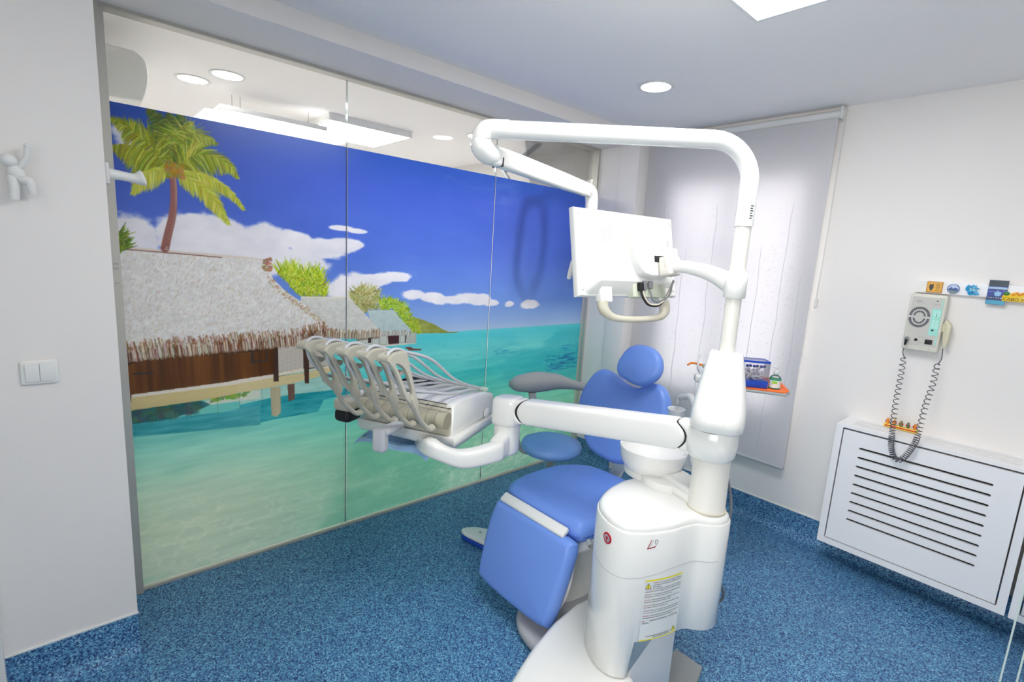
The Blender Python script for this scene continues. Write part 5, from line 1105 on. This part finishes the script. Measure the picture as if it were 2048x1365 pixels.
for i in range(5):
    x0 = .040+.094*i
    b = MB(); annulus(b, x0, .014)
    b.tube([cw(x0+.006+(.008*min(1, k/4)), p[0], p[1]) for k, p in enumerate(stem_c)], [.013, .0155, .0145, .0135, .0135, .0135, .0135, .0145], 14, 4, (.75, 1.1))
    hold = b.build('whip_holder', beige, con)
    b = MB(); sgn_prism(b, lip_f, x0+.040, .010); f0 = lip_f[1]; b.tube([cw(x0+.004, f0[0]+.014, f0[1]+.004), cw(x0+.046, f0[0]+.014, f0[1]+.004)], .0145, 18)
    f1 = lip_f[7]; b.tube([cw(x0+.006, f1[0]-.006, f1[1]+.001), cw(x0+.046, f1[0]-.006, f1[1]+.001)], .009, 12)
    b.build('cheek', beige, hold)
    b = MB(); l2 = [(-0.362,1.223),(-0.342,1.19),(-0.321,1.155),(-0.301,1.106),(-0.274,1.097),(-0.285,1.123),(-0.31,1.172),(-0.333,1.209)]
    b.loft([[cw(x0+.006+.036*t_*(1-.25*k/10), p.x, p.y-.01*(4*t_*(1-t_))) for t_ in [j/8 for j in range(9)]] for k, p in enumerate(resample([Vector(q) for q in l2[:4]], 11, False))], closed=False, cap=False); b.build('cradle', beige, hold, sharp=80)
    b = MB(); pc = [(-0.318,1.197)][0]; b.tube([cw(x0-.006+.02, pc[0], pc[1]), cw(x0+.042, pc[0], pc[1])], .010, 16); b.build('pin', beige, hold)
    # hose: connector on the console, over the top of the head, down in front and back under it
    xm = x0+.025; cxn = .05+.065*i; tp = lip_f[3]; tb = lip_f[6]; c1 = cw(cxn, .405-.0*i, .975); c2 = cw(cxn+.012, .40, .968)
    w_ = lambda a_, b__, t_: a_+(b__-a_)*t_
    b = MB(); b.tube([c1, cw(w_(cxn, xm, .2), .30, 1.005), cw(w_(cxn, xm, .5), .10, 1.085), cw(w_(cxn, xm, .8), -.10, 1.21), cw(xm, tb[0]+.03, tb[1]-.006), cw(xm, tb[0]-.02, tb[1]+.012), cw(xm, tp[0]+.020, tp[1]+.006), cw(xm, tp[0]-.018, tp[1]-.020), cw(xm, lip_f[0][0]+.030, lip_f[0][1]-.004), cw(xm, lip_f[0][0]+.048, lip_f[0][1]-.05), cw(xm, pc[0]-.004, pc[1]-.045), cw(xm+.004, pc[0]+.06, pc[1]-.082), cw(w_(cxn, xm, .8), -.07, 1.062), cw(w_(cxn, xm, .5), .08, 1.022), cw(w_(cxn, xm, .2), .25, 1.004), c2], [.0065]*16, 12, 6); b.build('hose', hose_m, hold)
mint = mat('pale mint connector', (206, 226, 210), .35)
for i in range(5):
    cxn = .05+.065*i; b = MB(); b.box(cw(cxn+.006, .405, .968), (.040, .045, .018), MC, .004); b.tube([cw(cxn, .40, .974), cw(cxn, .345, .985)], [.011, .007], 14); b.build('hose_connector', mint, con)
# keypad pod on the far side with black foot
b = MB(); b.box(cw(.515, .06, .935), (.055, .18, .085), MC, .018, 4); b.build('side_pod', white_gloss, con)
pb = [(0.553,-2.472,0.96),(0.626,-2.41,0.888)]
pc_ = (Vector(pb[0])+Vector(pb[1]))/2
b = MB(); b.box(pc_+Vector((0, 0, .026)), (.088, .10, .054), MC, .014, 4); pod = b.build('pod_cover', beige, con)
b = MB(); b.box(pc_+Vector((0, 0, -.024)), (.086, .10, .06), MC, .022, 4); b.build('black_grip', black, pod)
# curved carrier from the arm joint under the console
J = Vector((AE.x, AE.y, 0))+A3*.095; J.z = 0
b = MB(); b.loft([[Vector((J.x, J.y, z))+A3*x*k+N3*y*k for x, y in hull(None, .072, .060, 40, 2.8)] for z, k in ((.872, .86), (.878, .95), (.892, 1), (.975, 1), (.995, .97), (1.005, .86), (1.008, .6))]); b.build('arm_joint', white_gloss, con, sharp=60)
b = MB(); b.loft([[Vector((J.x, J.y, z))+A3*x*k+N3*y*k for x, y in hull(None, .060, .052, 40, 2.6)] for z, k in ((.728, .72), (.732, .9), (.745, 1), (.80, 1), (.873, 1.0))])
tc = cw(.22, .10, .77)
pth = [Vector((J.x, J.y, .78)), Vector((J.x, J.y, .762))+(tc-J).normalized()*.05*Vector((1, 1, 0)).length/1.414, None]
mid = Vector([(1.07,-2.156,0.787)][0]); m2 = Vector([(1.092,-1.995,0.787)][0]); m0 = Vector([(1.004,-2.261,0.839)][0])
CP = catmull([Vector((J.x, J.y, .795)), m2.lerp(Vector((J.x, J.y, .775)), .35)+Vector((0, 0, .004)), m2, mid, m0, cw(.20, .06, .775)], 8); n_ = len(CP); rings = []
for i, p in enumerate(CP):
    t_ = i/(n_-1); tg = (CP[min(i+1, n_-1)]-CP[max(i-1, 0)]); tg.z = 0; tg.normalize(); sd = Vector((-tg.y, tg.x, 0)); hw = .040-.012*t_; hh = .064-.070*t_+.046*t_*t_
    rings.append([p+sd*x*hw+Vector((0, 0, y*hh)) for x, y in hull(None, 1, 1, 36, 3.6)])
b.loft(rings); b.build('carrier', white_gloss, con, sharp=60)
b = MB(); b.loft([armring(AE-A3*.020, .90, .03), armring(AE+A3*.05, .90)]); b.build('joint_gap', dark, con)
b = MB(); b.loft([armring(AE-A3*.004, .70, .034), armring(AE-A3*.004, .93, .034), armring(AE-A3*.001, .985, .034), armring(AE+A3*.006, 1, .034), armring(AE+A3*.06, 1), armring(AE+A3*.10, .92)]); b.build('joint_socket', white_gloss, con, sharp=60)
b = MB(); sc0 = Vector([(1.029,-2.33,0.873)][0]); b.lathe([(.006, 0), (.006, .002), (.001, .002)], sc0, 12, (.4, -.9, 0)); b.build('carrier_screw', grey_p, con)
# black keypad mat lying on the console
kc = [Vector(p) for p in [(0.556,-2.088,0.997),(0.56,-1.929,0.997),(0.624,-1.941,0.997),(0.636,-2.101,0.997)]]
t = empty('keypad_mat', cw(.31, .33, .985), 'small black keypad lying on top of the console behind the hoses', 'keypad')
kc_ = cw(.365, .30, .992); b = MB(); b.box(kc_, (.16, .10, .010), MC, .003); b.build('mat', black, t)
kdk = mat('dark grey key', (64, 64, 70), .5)
for u in range(8):
    for v in range(4): b = MB(); b.box(kc_+MC @ Vector((-.066+u*.019, -.036+v*.024, .0055)), (.012, .014, .003), MC); b.build('key', kdk, t)
# small tray bracket and steel tray with blue paper
tray = empty('instrument_tray', cw(.33, -.02, .74), 'small steel tray with white bracket hung under the instrument console', 'tray')
TR = [(0.42,-2.356,0.775),(0.359,-2.254,0.775),(0.778,-2.147,0.775),(0.929,-2.271,0.775),(0.882,-2.322,0.775)]
tcx = cw(.300, .075, .757)
b = MB(); b.box(tcx, (.36, .19, .004), MC, .001); 
for dx, dy, lx, ly in ((0, .095, .36, .004), (0, -.095, .36, .004), (.18, 0, .004, .19), (-.18, 0, .004, .19)): b.box(tcx+MC @ Vector((dx, dy, .005)), (lx, ly, .014), MC, .001)
b.build('steel_tray', chrome, tray)
bk = [Vector(p) for p in [(0.886,-2.441,0.944),(0.899,-2.447,0.864)]]
bc_ = Vector([(0.885,-2.431,0.869)][0]); b = MB(); b.box(bc_, (.062, .045, .105), MC, .016, 4); b.box(bc_+Vector((0, 0, .04))+MC @ Vector((-.02, .05, 0)), (.05, .12, .03), MC, .01, 3); b.build('bracket', base_g, tray)
nap = empty('paper_napkin', tcx+Vector((0, 0, .01)), 'light blue paper napkin spread over the small steel tray', 'napkin')
b = MB(); n = 24; rows = []
for i in range(n+1):
    r_ = []
    for j in range(13):
        x = -.20+.40*i/n; y = -.125+.25*j/12; e = max(0, abs(y)-.09)*.5+max(0, abs(x)-.175)*.4
        r_.append(tcx+MC @ Vector((x, y, .014-e*e*30-.3*e+.006*math.sin(x*26+y*9)*(.4+abs(y)*5)+.005*math.sin(y*40+x*12))))
    rows.append(r_)
b.loft(rows, closed=False, cap=False); b.build('sheet', paper, nap, sharp=80)

# ------------------------------------------------------------------ monitor on its bracket
MA, MBv = Vector((.16, .987, 0)).normalized(), Vector((-.21, .034, .978)).normalized(); MN = MA.cross(MBv).normalized()
MO = Vector((1.373, -1.898, 1.851))
mon = empty('monitor', MO+MA*.27+MBv*-.16, 'white flat monitor seen from behind on the pole bracket, carrying a grip handle', 'monitor')
def mp(a, b_, n=0): return MO+MA*a+MBv*b_+MN*n
RM = Matrix((MA, MBv, MN)).transposed()
FRM = [(p[0], p[1]) for p in [(-0.035,-0.005),(-0.008,0.013),(0.532,0),(0.545,-0.007),(0.583,-0.304),(0.567,-0.336),(0.084,-0.339),(-0.013,-0.333),(-0.022,-0.32)]]
mw, mh = .553, .345
b = MB(); b.prism([(.0, .0), (mw, .0), (mw, -mh), (.0, -mh)], mp(0, 0, -.040), MA, MBv, .040, .012, 4); b.build('bezel', white_gloss, mon)
b = MB(); b.box(mp(mw/2, -mh/2, -.0405), (mw-.05, mh-.05, .002), RM); b.build('screen', mat('dark screen', (20, 22, 26), .1), mon)
def rrect(x0, x1, y0, y1, r, n=6):
    P = []
    for cx_, cy_, a in ((x1-r, y1-r, 0), (x0+r, y1-r, 90), (x0+r, y0+r, 180), (x1-r, y0+r, 270)):
        P += [(cx_+r*math.cos(math.radians(a+90*k/n)), cy_+r*math.sin(math.radians(a+90*k/n))) for k in range(n+1)]
    return P
b = MB()
b.loft([[mp(x, y, n) for x, y in rrect(x0, x1, y0, y1, r)] for n, x0, x1, y0, y1, r in ((-.002, .028, mw-.028, -mh+.008, -.014, .02), (.004, .030, mw-.030, -mh+.012, -.018, .02), (.030, .066, mw-.066, -mh+.052, -.030, .018), (.034, .072, mw-.072, -mh+.058, -.036, .016))]); b.build('back_shell', white_gloss, mon, sharp=30)
# raised hump with the cable bay underneath
b = MB()
HU = [(.20, -.030), (.43, -.030), (.455, -.20), (.45, -.262), (.405, -.275), (.33, -.272), (.290, -.262), (.262, -.225)]
b.loft([[mp(.33+(x-.33)*k+dx, -.16+(y+.16)*k, n) for x, y in [(p.x, p.y) for p in resample([Vector(q) for q in HU], 48)]] for n, k, dx in ((.030, 1.06, 0), (.052, .97, .0), (.060, .93, .0), (.062, .90, 0))]); b.build('hump', white_gloss, mon, sharp=30)
b = MB(); b.box(mp(.355, -.312, .012), (.19, .076, .034), RM, .004); bay = b.build('cable_bay', mat('pale green board', (200, 206, 188), .6), mon)
b = MB(); b.box(mp(.315, -.303, .034), (.018, .04, .02), RM, .003); b.box(mp(.350, -.300, .034), (.02, .032, .018), RM, .003); b.build('plug', mat('grey plug', (110, 112, 116), .5), bay)
b = MB(); b.box(mp(.292, -.308, .036), (.022, .034, .022), RM, .003); b.build('black_plug', black, bay)
for r0, c_, mm in ((.0045, 0, black), (.0042, .010, cable_b), (.0038, .05, cable_g)):
    b = MB(); b.tube([mp(.292+c_, -.32, .038), mp(.297+c_, -.352+.01*(c_ > .02), .042), mp(.33+c_*.6, -.382+.3*c_, .04), mp(.385+c_*.3, -.384+.35*c_, .045), mp(.43, -.345, .05+c_*.2), mp(.465, -.285+c_*.1, .06)], r0, 10, 8); b.build('cable', mm, mon)
for gx, gy in ((.128, -.105), (.466, -.140)):
    b = MB()
    if gx > .4: n0 = .020
    else: n0 = .0342
    for u in range(9):
        for v in range(9): b.lathe([(.0016, 0), (.0016, .0006)], mp(gx+(u-4)*(.0065 if gx < .4 else .003), gy-.028+v*.0068, .0342), 8, MN)
    b.build('speaker_grille', mat('grille hole', (150, 150, 156), .6), mon)
for sx2, sy2 in ((.020, -.026), (.020, -mh+.026), (mw-.020, -.026), (mw-.020, -mh+.026)):
    b = MB(); b.lathe([(.004, 0), (.004, .0012), (.001, .0013)], mp(sx2, sy2, 0), 12, MN); b.build('screw', grey_p, mon)
b = MB(); b.box(mp(.388, -.196, .0625), (.066, .026, .004), RM, .003); b.build('socket_recess', dark, mon)
# grip handle
for x in (.125, .455): b = MB(); b.box(mp(x, -mh+.012, .0), (.062, .075, .040), RM, .008, 3); b.build('grip_mount', white_gloss, mon)
b = MB(); b.tube([mp(.115, -mh-.018, .0), mp(.118, -mh-.055, .006), mp(.165, -mh-.086, .016), mp(.29, -mh-.094, .020), mp(.415, -mh-.086, .016), mp(.462, -mh-.055, .006), mp(.465, -mh-.018, .0)], [.026, .024, .015, .0135, .015, .024, .026], 18, 8, (1, .8)); b.build('grip', beige, mon)
# bracket from the pole collar
brk = empty('monitor_bracket', (PX_, PY_, 1.597), 'white curved bracket clamped on the pole and holding the monitor', 'bracket')
b = MB(); b.lathe([(.0275, -.045), (.034, -.045), (.036, -.042), (.036, .042), (.034, .045), (.0275, .045)], (PX_, PY_, 1.597), 32); b.build('clamp', white_sat, brk)
be = mp(.405, -.232, .095); b = MB(); c0 = Vector((PX_, PY_, 1.597)); dd_ = (be-c0).normalized()
b.tube([c0+dd_*.03+Vector((0, 0, .0)), c0.lerp(be, .35)+Vector((0, 0, .016)), c0.lerp(be, .7)+Vector((0, 0, .016)), be-dd_*.02+Vector((0, 0, .006))], [.036, .029, .024, .024], 20, 6, (.55, 1.0), up=(0, 0, 1)); b.build('bracket_arm', white_sat, brk)
b = MB(); b.box(be+Vector((0, 0, 0)), (.072, .078, .056), RM, .010, 3); b.box(be+Vector((0, 0, .034)), (.075, .080, .014), RM, .005, 2); b.box(mp(.405, -.215, .068), (.05, .05, .03), RM, .004); b.build('knuckle', mat('warm white knuckle', (228, 224, 216), .4), brk)

# ------------------------------------------------------------------ operating lamp arm
lamp = empty('operating_lamp', LE+Vector((0, 0, -.1)), 'white spring arm of the operating lamp reaching down behind the monitor', 'operating lamp')
e0 = LE+ad*.012+Vector((0, 0, -.048)); s1 = Vector([(1.225,-1.645,1.946)][0]); 
s0 = e0+Vector((0, 0, -.034))+ad*-.0
b = MB(); b.tube([e0, e0+Vector((0, 0, -.008)), s0+Vector((0, 0, .014)), s0+(s1-s0).normalized()*.03, s0+(s1-s0).normalized()*.06], [.0335, .0335, .036, .036, .031], 26, 6); b.build('knuckle', white_gloss, lamp)
sd3 = (s1-s0).normalized(); sn = sd3.cross(Vector((0, 0, 1))).normalized(); su = sn.cross(sd3)
SPR = resample([Vector(p) for p in rrect(-.023, .023, -.033, .033, .012, 5)], 32)
b = MB(); LS = (s1-s0).length
b.loft([[s0+sd3*(LS*t_)+sn*p.x*k+su*p.y*k for p in SPR] for t_, k in ((.03, .8), (.05, .98), (.3, 1), (.7, .95), (.93, .86), (.99, .84))]); b.build('spring_arm', white_gloss, lamp, sharp=50)
b = MB()
q0 = s0+sd3*.085; b.box(q0+sn*0+su*-.018, (.004, .05, .03), Matrix((sd3, sn, su)).transposed()); b.build('arm_gap', dark, lamp)
b = MB(); b.tube([s1-sd3*.03, s1, s1+sd3*.018+Vector((0, 0, -.012)), s1+sd3*.028+Vector((0, 0, -.05)), s1+sd3*.028+Vector((0, 0, -.16))], [.026, .028, .0285, .027, .025], 22, 6); b.build('end_elbow', white_gloss, lamp)
lv = Vector([(1.23,-1.728,1.595)][0]); hb = s1+sd3*.028+Vector((0, 0, -.16))
hc = Vector((lv.x+.02, lv.y+.08, lv.z+.06))
b = MB(); b.tube([hb, hb+Vector((0, 0, -.05)), hb.lerp(hc, .5)+Vector((0, 0, -.03)), hc], [.024, .022, .018, .016], 14, 6); b.build('yoke', white_sat, lamp)
b = MB(); b.ell(hc+Vector((.02, .10, .0)), (.05, .14, .06)); b.build('lamp_head', white_gloss, lamp)
hv = [Vector(p) for p in [(1.227,-1.703,1.649),(1.23,-1.722,1.616),(1.236,-1.742,1.574)]]
b = MB(); b.tube([hc, hv[0], hv[1], hv[2]], [.010, .010, .012, .010], 12, 5); b.ell(hv[2], (.010, .010, .010)); b.build('handle', white_sat, lamp)

# ------------------------------------------------------------------ assistant tray behind the column
T4 = [Vector(p) for p in [(1.73,-0.992,1.1),(1.879,-0.901,1.1),(1.873,-0.842,1.1),(1.725,-0.596,1.1)]]
at_ = empty('assistant_tray', (1.75, -.9, 1.09), 'grey tray with bright orange mat beside the unit, in front of the blind', 'tray')
tp_ = [(T4[0].x, T4[0].y), (T4[1].x, T4[1].y), (T4[2].x, T4[2].y), (T4[3].x, T4[3].y), (T4[3].x-.16, T4[3].y-.14), (T4[0].x-.12, T4[0].y-.10)]
b = MB(); b.prism(tp_, (0, 0, 1.082), AX, AY, .014, .004); b.build('tray_plate', grey_p, at_)
cxy = sum((Vector(p) for p in tp_), Vector((0, 0)))/6
b = MB(); b.prism([(cxy.x+(p[0]-cxy.x)*.97, cxy.y+(p[1]-cxy.y)*.97) for p in tp_], (0, 0, 1.0965), AX, AY, .004, .001); b.build('silicone_mat', orange, at_)
b = MB(); b.tube([(T4[2].x-.012, T4[2].y-.006, 1.100), (T4[3].x-.006, T4[3].y-.02, 1.102)], .005, 10); b.build('mat_rim', orange, at_)
b = MB(); b.tube([(1.62, -.90, 1.078), (1.66, -1.1, 1.05), (1.80, -1.45, 1.02), (1.88, -1.58, 1.0)], [.016, .018, .022, .022], 14, 5); b.build('support_arm', white_sat, at_)
# box of dressings
ZT_ = 1.1012
B4 = [Vector(p) for p in [(1.705,-0.989,1.101),(1.797,-0.914,1.101)]]
bd = (B4[1]-B4[0]).normalized(); bp = Vector((-bd.y, bd.x, 0)); bl = (B4[1]-B4[0]).length; Mb = Matrix((bd, bp, Vector((0, 0, 1)))).transposed(); bc = (B4[0]+B4[1])/2+bp*.045
t = empty('dressing_box', bc, 'clear box with blue base and lid holding white rolls on the orange mat', 'box')
b = MB(); b.box(Vector((bc.x, bc.y, ZT_+.0175)), (bl, .085, .034), Mb, .002); b.build('blue_base', bluebox, t)
b = MB()
for oy in (-.040, .040): b.box(Vector((bc.x, bc.y, ZT_+.125))+bp*oy, (bl, .006, .010), Mb, .001)
for ox in (-bl/2+.003, bl/2-.003): b.box(Vector((bc.x, bc.y, ZT_+.125))+bd*ox, (.006, .076, .010), Mb, .001)
b.build('blue_lid', bluebox, t)
b = MB(); b.box(Vector((bc.x, bc.y, ZT_+.1285)), (bl-.012, .074, .002), Mb); b.build('clear_lid', clear('clear lid', (.97, .97, .99), .02, .7), t)
b = MB()
for sx3, sy3, lx, ly in ((0, -.0415, bl, .002), (0, .0415, bl, .002), (-bl/2+.001, 0, .002, .083), (bl/2-.001, 0, .002, .083)): b.box(Vector((bc.x, bc.y, ZT_+.0775))+Mb @ Vector((sx3, sy3, 0)), (lx, ly, .086), Mb)
b.build('clear_wall', clear('clear plastic', (.97, .97, .99), .02, .7), t)
roll = mat('white cotton', (246, 243, 244), .8, .1); rend = mat('roll end', (120, 106, 100), .8)
rl = empty('cotton_rolls', (bc.x, bc.y, ZT_+.04), 'heap of small white cotton rolls inside the clear box', 'cotton rolls'); rl['kind'] = 'stuff'
b = MB(); rr_ = random.Random(5)
for k in range(70):
    p = Vector((bc.x, bc.y, ZT_+.040))+Mb @ Vector((rr_.uniform(-bl/2+.014, bl/2-.022), rr_.uniform(-.030, .030), rr_.uniform(0, .055)*(1-.25*rr_.random()))); a = Vector((rr_.uniform(-1, 1), rr_.uniform(-1, 1), rr_.uniform(-.4, .4))).normalized()
    b.tube([p-a*.008, p+a*.008], .0055, 8)
b.build('rolls', roll, rl)
b = MB()
for k in range(6):
    p = Vector((bc.x, bc.y, ZT_+.102))+Mb @ Vector((-bl/2+.02+k*(bl-.04)/5, -.030+.008*(k % 2), 0)); b.ell(p, (.008, .006, .007), n=10, m=6)
b.build('blue_band', mat('slate blue print', (112, 118, 176), .6), t)
# bottle
bo4 = Vector([(1.806,-0.861,1.101)][0])
t = empty('pump_bottle', bo4, 'small clear bottle with green and white label on the orange mat', 'bottle')
b = MB(); b.lathe([(.001, 0), (.024, 0), (.0255, .003), (.0255, .050), (.022, .058), (.011, .064), (.009, .074), (.001, .074)], (bo4.x, bo4.y, ZT_), 32); b.build('bottle_body', clear('clear bottle plastic', (.94, .97, .96), .03, .9), t)
for z0, z1, r, mm, nm in ((.004, .046, .0262, mat('white bottle label', (226, 228, 226), .5), 'label'), (.042, .047, .0265, mat('green bottle band', (30, 156, 120), .5), 'green_band'), (.003, .006, .0265, MATS['green bottle band'], 'green_foot')):
    b = MB(); b.lathe([(r-.0006, z0), (r, z0), (r, z1), (r-.0006, z1)], (bo4.x, bo4.y, ZT_), 32); b.build(nm, mm, t)
fx_ = Vector((.45, -.9, 0)).normalized(); fr_ = Vector((.9, .45, 0)).normalized()
b = MB(); b.box(Vector((bo4.x, bo4.y, ZT_+.033))+fx_*.0262+fr_*-.004, (.022, .0016, .012), Matrix((fr_, fx_, Vector((0, 0, 1)))).transposed()); b.build('lime_patch', mat('lime label patch', (150, 206, 60), .5), t)
b = MB(); b.lathe([(.010, .070), (.012, .072), (.012, .084), (.006, .086), (.004, .104), (.001, .106)], (bo4.x, bo4.y, ZT_), 20); b.box((bo4.x-.004, bo4.y-.006, ZT_+.104), (.022, .010, .007), None, .002); b.build('pump_head', mat('clear white plastic', (222, 224, 226), .2), t)
# handpieces on the assistant holder
ah = [Vector(p) for p in [(1.731,-1.418,1.225),(1.665,-1.429,1.234),(1.682,-1.406,1.25),(1.706,-1.41,1.249),(1.687,-1.391,1.284),(1.694,-1.41,1.238),(1.71,-1.411,1.226)]]
b = MB(); b.box(Vector((1.785, -1.475, 1.215)), (.12, .05, .03), Matrix.Rotation(math.radians(35), 3, 'Z'), .008); b.tube([(1.79, -1.48, 1.20), (1.84, -1.54, 1.12), (1.88, -1.60, 1.08)], .018, 12, 4); b.build('handpiece_holder', lgrey_p, unit)
t = empty('curing_light', ah[1], 'curing light with curved amber tip poking out left of the column head', 'curing light')
k9 = [Vector(p) for p in [(1.669,-1.452,1.246),(1.677,-1.44,1.255),(1.704,-1.44,1.258),(1.738,-1.448,1.257)]]
b = MB(); b.tube(k9, [.0038, .0045, .0045, .005], 12, 5); b.build('amber_tip', orange_c, t)
b = MB(); b.tube([k9[3]-(k9[3]-k9[2])*.1, k9[3]+(k9[3]-k9[2])*.6, k9[3]+(k9[3]-k9[2])*2.2], [.008, .012, .012], 14, 3); b.build('body', mat('khaki grey plastic', (150, 146, 132), .4), t)
t = empty('air_syringe', ah[5], 'grey air-water syringe with thin upright tip beside the amber curing light', 'syringe')
k8 = [Vector(p) for p in [(1.714,-1.435,1.295),(1.71,-1.442,1.284),(1.717,-1.456,1.254)]]
b = MB(); b.tube(k8, [.0016, .0022, .0042], 10, 5); b.build('tip', lgrey_p, t)
k7 = [Vector(p) for p in [(1.717,-1.456,1.256),(1.72,-1.455,1.246),(1.742,-1.467,1.227),(1.769,-1.475,1.197)]]
b = MB(); b.tube(k7, [.0045, .0075, .0075, .006], 14, 5); b.build('body', mat('blue grey plastic', (158, 162, 172), .4), t)

# ------------------------------------------------------------------ glass door at the right edge and the left door edge
d1 = bpy.data.objects.new('door_1', None); COL.objects.link(d1); d1.location = (2.74, -1.8, 0); struct(d1)
b = MB(); b.box((2.722+.40, -1.742, 1.05), (.80, .010, 2.08)); b.build('glass_pane', clear('tinted door glass', (.86, .88, .90), 0, .9), d1)
for k, dx in enumerate((.004, .030, .056)):
    b = MB(); b.box((2.718+dx, -1.744, 1.05), (.0035, .014, 2.08)); b.build('edge_strip', gedge, d1)
